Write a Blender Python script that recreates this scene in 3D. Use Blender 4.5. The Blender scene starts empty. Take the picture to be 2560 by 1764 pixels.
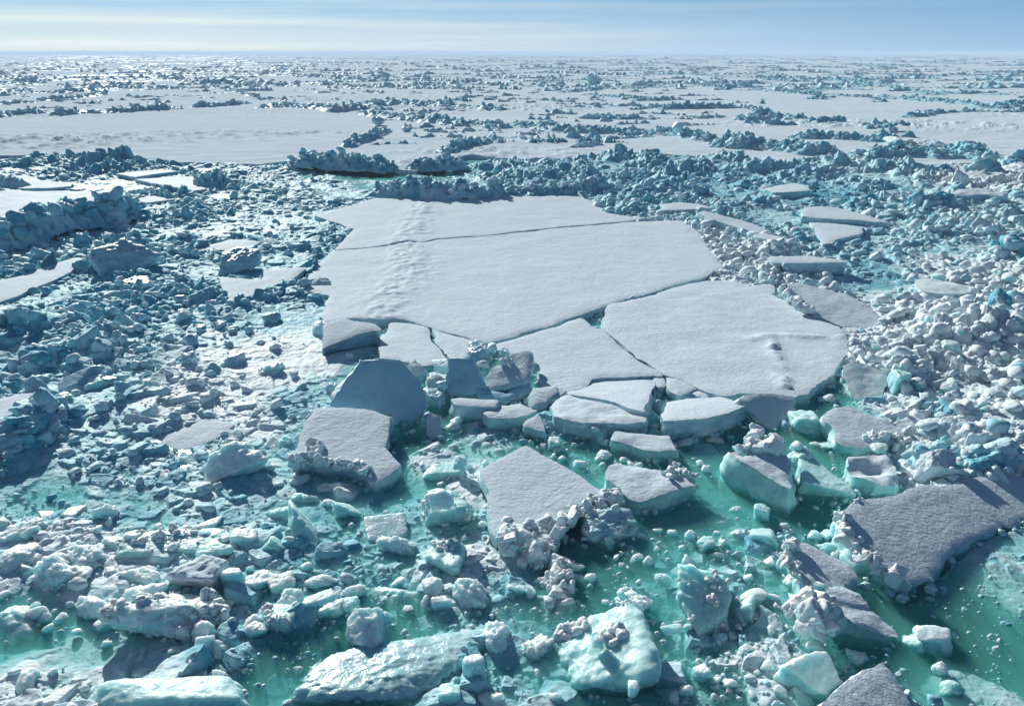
import bpy, math, random
import numpy as np
from mathutils import Vector
from mathutils.geometry import delaunay_2d_cdt

R = math.radians
scene = bpy.context.scene
COL = scene.collection

# ------------------------------------------------------------------ camera, sky, sun, exposure
CAM_H, PITCH, FPX = 18.0, R(20.49), 2010.0
cam = bpy.data.cameras.new('camera')
cam_o = bpy.data.objects.new('camera', cam)
COL.objects.link(cam_o)
cam_o.location = (0, 0, CAM_H)
cam_o.rotation_euler = (R(90) - PITCH, 0, 0)
cam.sensor_width = 36.0
cam.lens = 36.0 * FPX / 2560.0
cam.clip_start, cam.clip_end = 0.1, 60000
scene.camera = cam_o

SUN_AZ, SUN_EL = R(-25), R(22.5)            # azimuth measured from +Y towards +X
world = bpy.data.worlds.new('World')
scene.world = world
world.use_nodes = True
wn = world.node_tree.nodes
wl = world.node_tree.links
wn.clear()
w_out = wn.new('ShaderNodeOutputWorld')
w_bg = wn.new('ShaderNodeBackground')
sky = wn.new('ShaderNodeTexSky')
sky.sky_type = 'NISHITA'
sky.sun_disc = False
sky.sun_elevation = SUN_EL
sky.sun_rotation = SUN_AZ
sky.air_density = 0.55
sky.dust_density = 0.15
sky.ozone_density = 6.0
w_bg.inputs['Strength'].default_value = 0.044
tc = wn.new('ShaderNodeTexCoord')
vsep = wn.new('ShaderNodeSeparateXYZ')
wl.new(tc.outputs['Generated'], vsep.inputs[0])
mp = wn.new('ShaderNodeMapping')
mp.inputs['Scale'].default_value = (1.0, 1.0, 36.0)
mp.inputs['Location'].default_value = (0.3, 0.2, 0.62)
cn = wn.new('ShaderNodeTexNoise')
cn.inputs['Scale'].default_value = 1.6
cn.inputs['Detail'].default_value = 6
cn.inputs['Roughness'].default_value = 0.55
cr = wn.new('ShaderNodeMapRange')
cr.inputs['From Min'].default_value = 0.47
cr.inputs['From Max'].default_value = 0.70
cm = wn.new('ShaderNodeMix')
cm.data_type = 'RGBA'
cm.inputs[7].default_value = (15.8, 17.4, 17.2, 1)
wl.new(tc.outputs['Generated'], mp.inputs['Vector'])
wl.new(mp.outputs['Vector'], cn.inputs['Vector'])
wl.new(cn.outputs['Fac'], cr.inputs['Value'])
# thin cloud veil, thicker on the sun's side of the sky
vx = wn.new('ShaderNodeMapRange')
vx.inputs['From Min'].default_value = 0.60
vx.inputs['From Max'].default_value = -0.35
wl.new(vsep.outputs['X'], vx.inputs['Value'])
vm = wn.new('ShaderNodeMath'); vm.operation = 'MULTIPLY'
wl.new(cr.outputs['Result'], vm.inputs[0])
wl.new(vx.outputs['Result'], vm.inputs[1])
vm2 = wn.new('ShaderNodeMath'); vm2.operation = 'MULTIPLY'
vm2.inputs[1].default_value = 0.45
wl.new(vm.outputs[0], vm2.inputs[0])
hz = wn.new('ShaderNodeMapRange')
hz.inputs['From Min'].default_value = 0.075
hz.inputs['From Max'].default_value = 0.0
wl.new(vsep.outputs['Z'], hz.inputs['Value'])
hv = wn.new('ShaderNodeMath'); hv.operation = 'MULTIPLY'
wl.new(hz.outputs['Result'], hv.inputs[0]); wl.new(vx.outputs['Result'], hv.inputs[1])
vs = wn.new('ShaderNodeMath'); vs.operation = 'MULTIPLY_ADD'; vs.use_clamp = True
vs.inputs[1].default_value = 0.95
wl.new(hv.outputs[0], vs.inputs[0]); wl.new(vm2.outputs[0], vs.inputs[2])
wl.new(vs.outputs[0], cm.inputs[0])
tn = wn.new('ShaderNodeMix'); tn.data_type = 'RGBA'; tn.blend_type = 'MULTIPLY'
tn.inputs[0].default_value = 1.0
tn.inputs[7].default_value = (0.11, 0.92, 1.10, 1)
wl.new(sky.outputs['Color'], tn.inputs[6])
# pale blue air low over the ice ahead
yv = wn.new('ShaderNodeMapRange'); yv.interpolation_type = 'SMOOTHSTEP'
yv.inputs['From Min'].default_value = 0.2; yv.inputs['From Max'].default_value = 0.8
wl.new(vsep.outputs['Y'], yv.inputs['Value'])
zv = wn.new('ShaderNodeMapRange')
zv.inputs['From Min'].default_value = 0.13; zv.inputs['From Max'].default_value = 0.0
wl.new(vsep.outputs['Z'], zv.inputs['Value'])
yz = wn.new('ShaderNodeMath'); yz.operation = 'MULTIPLY'
wl.new(yv.outputs[0], yz.inputs[0]); wl.new(zv.outputs[0], yz.inputs[1])
lm = wn.new('ShaderNodeMix'); lm.data_type = 'RGBA'
lm.inputs[7].default_value = (6.2, 10.2, 15.2, 1)
wl.new(yz.outputs[0], lm.inputs[0]); wl.new(tn.outputs[2], lm.inputs[6])
wl.new(lm.outputs[2], cm.inputs[6])
wl.new(cm.outputs[2], w_bg.inputs['Color'])
wl.new(w_bg.outputs[0], w_out.inputs['Surface'])

sun = bpy.data.lights.new('sun', 'SUN')
sun.energy = 4.6
sun.angle = R(0.5)
sun.color = (1.0, 0.995, 0.945)
sun_o = bpy.data.objects.new('sun', sun)
COL.objects.link(sun_o)
SUN_DIR = Vector((math.sin(SUN_AZ) * math.cos(SUN_EL), math.cos(SUN_AZ) * math.cos(SUN_EL), math.sin(SUN_EL)))
sun_o.rotation_euler = SUN_DIR.to_track_quat('Z', 'Y').to_euler()
sun_o.location = (0, 0, 60)

scene.view_settings.view_transform = 'Standard'
scene.view_settings.look = 'None'
scene.view_settings.exposure = 0.26
scene.view_settings.gamma = 1.0
scene.render.engine = 'CYCLES'
scene.cycles.max_bounces = 8
scene.cycles.diffuse_bounces = 2
scene.cycles.glossy_bounces = 2
scene.cycles.transparent_max_bounces = 12
scene.cycles.transmission_bounces = 2
scene.cycles.volume_bounces = 2
scene.cycles.caustics_reflective = False
scene.cycles.caustics_refractive = False
scene.cycles.sample_clamp_indirect = 4.0
scene.cycles.use_denoising = True

# ------------------------------------------------------------------ photo pixel -> place
SP, CP = math.sin(PITCH), math.cos(PITCH)


def raydir(u, v):
    a = (u - 1280.0) / FPX
    b = (882.0 - v) / FPX
    return np.array([a, CP + SP * b, -SP + CP * b])


def G(u, v, z=0.0):
    d = raydir(u, v)
    t = (z - CAM_H) / d[2]
    return np.array([d[0] * t, d[1] * t, z])


# ------------------------------------------------------------------ noise (vectorised)
def _h(ix, iy, iz, seed):
    with np.errstate(over='ignore'):
        h = (ix.astype(np.int64).astype(np.uint32) * np.uint32(374761393)
             + iy.astype(np.int64).astype(np.uint32) * np.uint32(668265263)
             + iz.astype(np.int64).astype(np.uint32) * np.uint32(2147483647 - 58)
             + np.uint32((seed * 974711 + 12345) & 0xffffffff))
        h = (h ^ (h >> np.uint32(13))) * np.uint32(1274126177)
        h = (h ^ (h >> np.uint32(16))) * np.uint32(2246822519)
        h = h ^ (h >> np.uint32(15))
    return h.astype(np.float64) / 4294967295.0


def vnoise(x, y, z, seed=0):
    x0, y0, z0 = np.floor(x), np.floor(y), np.floor(z)
    fx, fy, fz = x - x0, y - y0, z - z0
    fx = fx * fx * (3 - 2 * fx); fy = fy * fy * (3 - 2 * fy); fz = fz * fz * (3 - 2 * fz)
    out = 0
    for dx in (0, 1):
        wx = fx if dx else 1 - fx
        for dy in (0, 1):
            wy = fy if dy else 1 - fy
            for dz in (0, 1):
                wz = fz if dz else 1 - fz
                out = out + wx * wy * wz * _h(x0 + dx, y0 + dy, z0 + dz, seed)
    return out * 2 - 1


def fbm(x, y, z=None, octv=3, seed=0, gain=0.5):
    x = np.asarray(x, float); y = np.asarray(y, float)
    z = np.zeros_like(x) if z is None else np.asarray(z, float)
    s, a, o = 1.0, 1.0, 0
    for k in range(octv):
        o = o + a * vnoise(x * s + 17.3 * k, y * s - 9.1 * k, z * s + 5.7 * k, seed + k)
        s *= 2.03; a *= gain
    return o


def blocks(x, y, cell, seed, tilt=0.5, amp=1.0, prob=1.0, stretch=0.0):
    """heaped ice blocks as a height field: jittered cells, each a tilted rotated box; returns height, gap to the next block, id"""
    gx, gy = np.floor(x / cell), np.floor(y / cell)
    f1 = np.full(x.shape, 1e9); f2 = np.full(x.shape, 1e9)
    top = np.zeros(x.shape); idn = np.zeros(x.shape)
    zz = np.zeros(x.shape)
    for i in (-1, 0, 1):
        for j in (-1, 0, 1):
            cx, cy = gx + i, gy + j
            h1 = _h(cx, cy, zz, seed); h2 = _h(cx, cy, zz, seed + 1); h3 = _h(cx, cy, zz, seed + 2)
            h4 = _h(cx, cy, zz, seed + 3); h5 = _h(cx, cy, zz, seed + 4); h6 = _h(cx, cy, zz, seed + 5)
            px = (cx + 0.12 + 0.76 * h1) * cell; py = (cy + 0.12 + 0.76 * h2) * cell
            a = h3 * 6.283
            ca, sa = np.cos(a), np.sin(a)
            dx, dy = x - px, y - py
            u = ca * dx + sa * dy; v = -sa * dx + ca * dy
            el = 0.65 + 0.8 * h4
            au, av = np.abs(u) * el, np.abs(v) / el
            d = 0.55 * np.maximum(np.maximum(au, av), 0.72 * (au + av)) + 0.45 * np.sqrt(u * u * el * el + v * v / (el * el))
            d = d + cell * 0.35 * (h6 - 0.5)
            t = amp * (0.15 + 0.85 * h5 ** 1.4) + tilt * (u * (h6 - 0.5) * 2 + v * (h4 - 0.5) * 1.6)
            if prob < 1.0:
                t = np.where(_h(cx, cy, zz, seed + 7) < prob, t, -3.0)
            near = d < f1
            f2 = np.where(near, f1, np.minimum(f2, d))
            top = np.where(near, t, top)
            idn = np.where(near, h5 * 0.37 + h3 * 0.63, idn)
            f1 = np.where(near, d, f1)
    return top, (f2 - f1) / cell, idn


def inside(px, py, poly):
    """even-odd test of points against one polygon (bounding box first)"""
    poly = np.asarray(poly)[:, :2]
    res = np.zeros(px.shape, bool)
    bb = (px > poly[:, 0].min()) & (px < poly[:, 0].max()) & (py > poly[:, 1].min()) & (py < poly[:, 1].max())
    idx = np.nonzero(bb)
    x, y = px[idx], py[idx]
    c = np.zeros(x.shape, bool)
    n = len(poly)
    for i in range(n):
        x1, y1 = poly[i]; x2, y2 = poly[(i + 1) % n]
        if y1 == y2:
            continue
        c ^= ((y1 > y) != (y2 > y)) & (x < (x2 - x1) * (y - y1) / (y2 - y1) + x1)
    res[idx] = c
    return res


def edge_dist(px, py, poly):
    poly = np.asarray(poly)[:, :2]
    d = np.full(px.shape, 1e9)
    n = len(poly)
    for i in range(n):
        a, b = poly[i], poly[(i + 1) % n]
        ab = b - a
        L = max(ab @ ab, 1e-9)
        t = np.clip(((px - a[0]) * ab[0] + (py - a[1]) * ab[1]) / L, 0, 1)
        d = np.minimum(d, np.hypot(px - a[0] - t * ab[0], py - a[1] - t * ab[1]))
    return d


# ------------------------------------------------------------------ materials
def new_mat(name):
    m = bpy.data.materials.new(name)
    m.use_nodes = True
    nt = m.node_tree
    return m, nt.nodes, nt.links, nt.nodes['Principled BSDF']


def noise_node(N, L, scale, detail=4, rough=0.55, vec=None, stretch=None):
    n = N.new('ShaderNodeTexNoise')
    n.inputs['Scale'].default_value = scale
    n.inputs['Detail'].default_value = detail
    n.inputs['Roughness'].default_value = rough
    if vec is not None:
        if stretch is not None:
            m = N.new('ShaderNodeMapping')
            m.inputs['Scale'].default_value = stretch[:3]
            m.inputs['Rotation'].default_value = (0, 0, stretch[3] if len(stretch) > 3 else 0)
            L.new(vec, m.inputs['Vector'])
            vec = m.outputs[0]
        L.new(vec, n.inputs['Vector'])
    return n


def ramp(N, L, src, stops):
    r = N.new('ShaderNodeValToRGB')
    e = r.color_ramp.elements
    while len(e) < len(stops):
        e.new(0.5)
    for k, (p, c) in enumerate(stops):
        e[k].position = p
        e[k].color = (*c, 1)
    L.new(src, r.inputs[0])
    return r


def bump(N, L, bs, layers):
    prev = None
    for src, strength, dist in layers:
        b = N.new('ShaderNodeBump')
        b.inputs['Strength'].default_value = strength
        b.inputs['Distance'].default_value = dist
        L.new(src, b.inputs['Height'])
        if prev is not None:
            L.new(prev, b.inputs['Normal'])
        prev = b.outputs[0]
    L.new(prev, bs.inputs['Normal'])


def mat_snow(name='snow', coarse=1.0, spec=0.015, tint=(0.715, 0.825, 0.878)):
    m, N, L, bs = new_mat(name)
    geo = N.new('ShaderNodeNewGeometry')
    p = geo.outputs['Position']
    n1 = noise_node(N, L, 7.0, 5, 0.65, p)
    n2 = noise_node(N, L, 1.0, 4, 0.55, p, (0.55, 1.6, 1.0, 0.5))
    n3 = noise_node(N, L, 0.22, 3, 0.5, p)
    r = ramp(N, L, n3.outputs['Fac'], [(0.3, tuple(c * 0.95 for c in tint)), (0.7, tint)])
    L.new(r.outputs[0], bs.inputs['Base Color'])
    bs.inputs['Roughness'].default_value = 0.62
    bs.inputs['Specular IOR Level'].default_value = spec
    n4 = noise_node(N, L, 22.0, 3, 0.6, p)
    n5 = noise_node(N, L, 3.2, 4, 0.62, p, (0.9, 1.2, 1.0, 0.45))
    bump(N, L, bs, [(n2.outputs['Fac'], 0.06, 0.06 * coarse), (n5.outputs['Fac'], 0.6, 0.085 * coarse), (n1.outputs['Fac'], 0.7, 0.045 * coarse), (n4.outputs['Fac'], 0.5, 0.02)])
    return m


def mat_ice(name='sea_ice_side', deep=(0.30, 0.58, 0.66), pale=(0.70, 0.82, 0.86), rough=0.38, spec=0.4, sss=0.0, sss_scale=0.25, banded=True, scale=1.0, snowy=None):
    m, N, L, bs = new_mat(name)
    geo = N.new('ShaderNodeNewGeometry')
    p = geo.outputs['Position']
    n1 = noise_node(N, L, 1.3 * scale, 5, 0.6, p, (1, 1, 2.2) if banded else None)
    n2 = noise_node(N, L, 9.0 * scale, 4, 0.6, p)
    n3 = noise_node(N, L, 3.0 * scale, 3, 0.5, p)
    r = ramp(N, L, n1.outputs['Fac'], [(0.34, deep), (0.66, pale)])
    col = r.outputs[0]
    if snowy is not None:
        # snow lies on what faces up, clear aqua ice shows on the broken sides
        sx = N.new('ShaderNodeSeparateXYZ')
        L.new(geo.outputs['Normal'], sx.inputs[0])
        na = N.new('ShaderNodeMath'); na.operation = 'MULTIPLY_ADD'
        na.inputs[1].default_value = 0.9
        L.new(n3.outputs['Fac'], na.inputs[0]); L.new(sx.outputs['Z'], na.inputs[2])
        sm = N.new('ShaderNodeMapRange'); sm.interpolation_type = 'SMOOTHSTEP'
        sm.inputs['From Min'].default_value = 0.62; sm.inputs['From Max'].default_value = 1.0
        L.new(na.outputs[0], sm.inputs['Value'])
        mx = N.new('ShaderNodeMix'); mx.data_type = 'RGBA'
        mx.inputs[7].default_value = (*snowy, 1)
        L.new(sm.outputs['Result'], mx.inputs[0]); L.new(col, mx.inputs[6])
        col = mx.outputs[2]
    L.new(col, bs.inputs['Base Color'])
    bs.inputs['Roughness'].default_value = rough
    bs.inputs['Specular IOR Level'].default_value = spec
    if sss:
        bs.inputs['Subsurface Weight'].default_value = sss
        bs.inputs['Subsurface Radius'].default_value = (0.75, 0.95, 1.0)
        bs.inputs['Subsurface Scale'].default_value = sss_scale
        bs.subsurface_method = 'RANDOM_WALK'
        bs.inputs['Subsurface Anisotropy'].default_value = 0.5
    bump(N, L, bs, [(n3.outputs['Fac'], 0.5, 0.10 / scale), (n2.outputs['Fac'], 0.5, 0.035 / scale)])
    return m


def mat_rubble(name='brash'):
    """broken ice: every block has its own mix of white snow ice and blue ice, held in the mesh attribute 'blue'"""
    m, N, L, bs = new_mat(name)
    geo = N.new('ShaderNodeNewGeometry')
    p = geo.outputs['Position']
    at = N.new('ShaderNodeAttribute')
    at.attribute_name = 'blue'
    n1 = noise_node(N, L, 1.1, 4, 0.6, p)
    n2 = noise_node(N, L, 8.0, 4, 0.62, p)
    n3 = noise_node(N, L, 2.6, 3, 0.5, p)
    ad = N.new('ShaderNodeMath'); ad.operation = 'MULTIPLY_ADD'
    L.new(n1.outputs['Fac'], ad.inputs[0]); ad.inputs[1].default_value = 0.8
    L.new(at.outputs['Fac'], ad.inputs[2])
    r = ramp(N, L, ad.outputs[0], [(0.30, (0.77, 0.87, 0.90)), (0.68, (0.40, 0.69, 0.76)), (1.0, (0.15, 0.48, 0.60))])
    L.new(r.outputs[0], bs.inputs['Base Color'])
    bs.inputs['Roughness'].default_value = 0.6
    bs.inputs['Specular IOR Level'].default_value = 0.10
    bs.inputs['Subsurface Weight'].default_value = 0.15
    bs.inputs['Subsurface Radius'].default_value = (0.85, 0.95, 1.0)
    bs.inputs['Subsurface Scale'].default_value = 0.06
    bs.subsurface_method = 'RANDOM_WALK'
    bump(N, L, bs, [(n3.outputs['Fac'], 0.5, 0.12), (n2.outputs['Fac'], 0.6, 0.05)])
    return m


def mat_water():
    m, N, L, bs = new_mat('sea_water')
    N.remove(bs)
    out = [n for n in N if n.type == 'OUTPUT_MATERIAL'][0]
    geo = N.new('ShaderNodeNewGeometry')
    n1 = noise_node(N, L, 5.0, 4, 0.6, geo.outputs['Position'])
    b = N.new('ShaderNodeBump'); b.inputs['Strength'].default_value = 0.2; b.inputs['Distance'].default_value = 0.03
    L.new(n1.outputs['Fac'], b.inputs['Height'])
    lw = N.new('ShaderNodeLayerWeight'); lw.inputs['Blend'].default_value = 0.5
    L.new(b.outputs[0], lw.inputs['Normal'])
    p5 = N.new('ShaderNodeMath'); p5.operation = 'POWER'; p5.inputs[1].default_value = 5.0
    L.new(lw.outputs['Facing'], p5.inputs[0])
    fr = N.new('ShaderNodeMath'); fr.operation = 'MULTIPLY_ADD'; fr.inputs[1].default_value = 0.95; fr.inputs[2].default_value = 0.02
    L.new(p5.outputs[0], fr.inputs[0])
    tr = N.new('ShaderNodeBsdfTransparent')
    gl = N.new('ShaderNodeBsdfGlossy'); gl.inputs['Roughness'].default_value = 0.05
    L.new(b.outputs[0], gl.inputs['Normal'])
    mx = N.new('ShaderNodeMixShader')
    L.new(fr.outputs[0], mx.inputs[0]); L.new(tr.outputs[0], mx.inputs[1]); L.new(gl.outputs[0], mx.inputs[2])
    L.new(mx.outputs[0], out.inputs['Surface'])
    va = N.new('ShaderNodeVolumeAbsorption')
    va.inputs['Color'].default_value = (0.0, 0.775, 0.715, 1)
    va.inputs['Density'].default_value = 1.05
    vs = N.new('ShaderNodeVolumeScatter')
    vs.inputs['Color'].default_value = (0.40, 1.0, 0.86, 1)
    vs.inputs['Density'].default_value = 0.9
    vs.inputs['Anisotropy'].default_value = 0.2
    av = N.new('ShaderNodeAddShader')
    L.new(va.outputs[0], av.inputs[0]); L.new(vs.outputs[0], av.inputs[1])
    L.new(av.outputs[0], out.inputs['Volume'])
    return m


def mat_plain(name, col, rough=0.8, algae=None):
    m, N, L, bs = new_mat(name)
    geo = N.new('ShaderNodeNewGeometry')
    n1 = noise_node(N, L, 0.35, 4, 0.6, geo.outputs['Position'])
    r = ramp(N, L, n1.outputs['Fac'], [(0.3, tuple(c * 0.65 for c in col)), (0.7, col)])
    if algae is not None:
        # plankton clouds: olive patches of water round given points
        prev = r.outputs[0]
        for (ax, ay, rad) in algae:
            ds = N.new('ShaderNodeVectorMath'); ds.operation = 'DISTANCE'
            ds.inputs[1].default_value = (ax, ay, -1.2)
            L.new(geo.outputs['Position'], ds.inputs[0])
            mr = N.new('ShaderNodeMapRange'); mr.interpolation_type = 'SMOOTHSTEP'
            mr.inputs['From Min'].default_value = rad; mr.inputs['From Max'].default_value = rad * 0.3
            L.new(ds.outputs['Value'], mr.inputs['Value'])
            mx = N.new('ShaderNodeMix'); mx.data_type = 'RGBA'
            mx.inputs[7].default_value = (0.20, 0.30, 0.13, 1)
            L.new(mr.outputs['Result'], mx.inputs[0]); L.new(prev, mx.inputs[6])
            prev = mx.outputs[2]
        L.new(prev, bs.inputs['Base Color'])
        bs.inputs['Roughness'].default_value = rough
        return m
    L.new(r.outputs[0], bs.inputs['Base Color'])
    bs.inputs['Roughness'].default_value = rough
    return m


SNOW = mat_snow('snow', 1.0)
SNOW_FAR = mat_snow('wind_packed_snow', 1.2, 0.0)
ICE = mat_ice('ice_side', sss=0.4, sss_scale=0.2)
CRUMB = mat_ice('crushed_snow_ice', (0.56, 0.79, 0.81), (0.72, 0.86, 0.87), 0.55, 0.2, sss=0.4, sss_scale=0.06, banded=False, snowy=(0.84, 0.89, 0.90))
ICE_TEAL = mat_ice('wet_teal_ice', (0.28, 0.62, 0.63), (0.52, 0.78, 0.78), 0.45, 0.25, sss=0.9, sss_scale=0.4, banded=False, snowy=(0.54, 0.80, 0.79))
ICE_WHITE = mat_ice('snow_ice', (0.34, 0.69, 0.71), (0.54, 0.81, 0.82), 0.5, 0.3, sss=0.85, sss_scale=0.36, banded=False, snowy=(0.76, 0.88, 0.89))
BARE_SHADE = mat_ice('shade_tinted_blue_ice', (0.36, 0.66, 0.80), (0.48, 0.74, 0.85), 0.5, 0.2, banded=False)  # bare ice, with the deeper blue of shaded slab faces put into its colour
ICE_BLUE = mat_ice('blue_ice', (0.25, 0.50, 0.62), (0.55, 0.74, 0.82), 0.35, 0.4)
RUBBLE = mat_rubble()
WATER = mat_water()


# ------------------------------------------------------------------ object helpers
def tag(o, label=None, cat=None, group=None, kind=None):
    if label: o['label'] = label
    if cat: o['category'] = cat
    if group: o['group'] = group
    if kind: o['kind'] = kind
    return o


def np_mesh(name, verts, tris=None, quads=None, attr=None, smooth=True):
    me = bpy.data.meshes.new(name)
    verts = np.asarray(verts, np.float32)
    me.vertices.add(len(verts))
    me.vertices.foreach_set('co', verts.ravel())
    loops, starts, pos = [], [], 0
    for f, k in ((tris, 3), (quads, 4)):
        if f is None or len(f) == 0:
            continue
        f = np.asarray(f, np.int32)
        loops.append(f.ravel())
        starts.append(pos + np.arange(len(f), dtype=np.int32) * k)
        pos += f.size
    lo = np.concatenate(loops); st = np.concatenate(starts)
    me.loops.add(len(lo)); me.loops.foreach_set('vertex_index', lo)
    me.polygons.add(len(st)); me.polygons.foreach_set('loop_start', st.astype(np.int32))
    me.update(calc_edges=True)
    me.polygons.foreach_set('use_smooth', np.full(len(st), smooth, bool))
    if attr is not None:
        a = me.attributes.new('blue', 'FLOAT', 'POINT')
        a.data.foreach_set('value', np.asarray(attr, np.float32))
    me.validate(clean_customdata=False)
    return me


def add_obj(name, me, mat, parent=None, loc=(0, 0, 0)):
    o = bpy.data.objects.new(name, me)
    COL.objects.link(o)
    if mat is not None and len(me.materials) == 0:
        me.materials.append(mat)
    o.parent = parent
    o.location = loc
    return o


def empty(name, loc):
    o = bpy.data.objects.new(name, None)
    COL.objects.link(o)
    o.empty_display_size = 0.3
    o.location = loc
    return o


def grid_quads(nr, nc):
    i = np.arange(nr - 1)[:, None] * nc + np.arange(nc - 1)[None, :]
    i = i.ravel()
    return np.stack([i, i + 1, i + nc + 1, i + nc], 1)


# ico sphere directions
def ico(level):
    import bmesh
    bm = bmesh.new()
    bmesh.ops.create_icosphere(bm, subdivisions=level, radius=1.0)
    v = np.array([x.co[:] for x in bm.verts]); f = np.array([[q.index for q in x.verts] for x in bm.faces])
    bm.free()
    return v, f


ICO = {k: ico(k) for k in (1, 2, 3, 4, 5, 6)}


def chunk_verts(seed, style, level, dims=(1, 1, 1), noise=0.06):
    """one broken piece of ice of half-size 1: planes cut the block, noise roughens it"""
    rnd = np.random.RandomState(seed)
    d, f = ICO[level]
    nrm, off = [], []
    if style in ('block', 'shard', 'slab', 'round'):
        for ax in range(3):
            for s in (-1, 1):
                n = np.zeros(3); n[ax] = s
                n += rnd.normal(0, 0.14 if style == 'slab' else 0.22, 3)
                nrm.append(n / np.linalg.norm(n)); off.append(rnd.uniform(0.8, 1.0))
        for k in range(7 if style in ('block', 'round') else 5):
            n = rnd.normal(0, 1, 3)
            nrm.append(n / np.linalg.norm(n)); off.append(rnd.uniform(0.85, 1.2) if style != 'shard' else rnd.uniform(0.5, 1.1))
        kk = {'shard': 34.0, 'round': 11.0}.get(style, 26.0)
    else:
        for k in range(16):
            n = rnd.normal(0, 1, 3)
            nrm.append(n / np.linalg.norm(n)); off.append(rnd.uniform(0.75, 1.05))
        kk = 9.0
    nrm = np.array(nrm); off = np.array(off)
    c = np.clip(d @ nrm.T, 0, None) / off           # 1 / distance to each plane along d
    inv = np.log(np.exp(kk * c).sum(1)) / kk
    r = 1.0 / np.maximum(inv, 0.4)
    q = d * r[:, None]
    p = q * np.array(dims) / float(np.min(dims)) * 0.8        # even grain on long pieces too
    n = fbm(p[:, 0] * 1.5 + seed, p[:, 1] * 1.5, p[:, 2] * 1.5, 2, seed)
    n2 = fbm(p[:, 0] * 4.2 + seed, p[:, 1] * 4.2, p[:, 2] * 4.2, 4, seed + 5, 0.6)
    n3 = np.abs(fbm(p[:, 0] * 2.4, p[:, 1] * 2.4 + seed, p[:, 2] * 2.4, 2, seed + 9))
    q = q * (1 + noise * (0.9 * n + 0.45 * n2 - 0.9 * n3))[:, None]
    return q * np.array(dims), f


def rot_mat(rx, ry, rz):
    cx, sx, cy, sy, cz, sz = math.cos(rx), math.sin(rx), math.cos(ry), math.sin(ry), math.cos(rz), math.sin(rz)
    X = np.array([[1, 0, 0], [0, cx, -sx], [0, sx, cx]])
    Y = np.array([[cy, 0, sy], [0, 1, 0], [-sy, 0, cy]])
    Z = np.array([[cz, -sz, 0], [sz, cz, 0], [0, 0, 1]])
    return Z @ Y @ X


class Pile:
    """collects pieces frozen together into one mesh"""
    def __init__(self):
        self.v, self.f, self.a, self.n = [], [], [], 0

    def add(self, v, f, blue=0.0):
        self.v.append(v); self.f.append(f + self.n)
        self.a.append(np.full(len(v), blue) if np.isscalar(blue) else blue)
        self.n += len(v)

    def mesh(self, name, smooth=True):
        return np_mesh(name, np.concatenate(self.v), np.concatenate(self.f), attr=np.concatenate(self.a), smooth=smooth)


PROTO = {}


def proto(style, k, level):
    key = (style, k, level)
    if key not in PROTO:
        PROTO[key] = chunk_verts(100 + 31 * k + len(style), style, level, noise=0.10 if style != 'lump' else 0.14)
    return PROTO[key]


FOOT = []        # ground outlines of the floes (nothing else lies inside them)


# ------------------------------------------------------------------ floes
def frac_outline(P, res, rough, seed):
    """outline points (n,2) -> denser outline with broken-edge jitter"""
    out = []
    n = len(P)
    s0 = 0.0
    for i in range(n):
        a, b = P[i], P[(i + 1) % n]
        L = float(np.hypot(*(b - a)))
        k = max(1, int(round(L / res)))
        t = np.arange(k) / k
        seg = a[None] + (b - a)[None] * t[:, None]
        nv = np.array([-(b - a)[1], (b - a)[0]]) / max(L, 1e-6)
        s = s0 + t * L
        j = fbm(s * 0.55 + seed * 3.1, np.zeros_like(s) + seed, None, 5, seed, 0.62) * rough
        j *= np.minimum(1.0, np.minimum(t, 1 - t) * 5 + 0.25)
        out.append(seg + nv[None] * j[:, None])
        s0 += L
    return np.concatenate(out)


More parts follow.
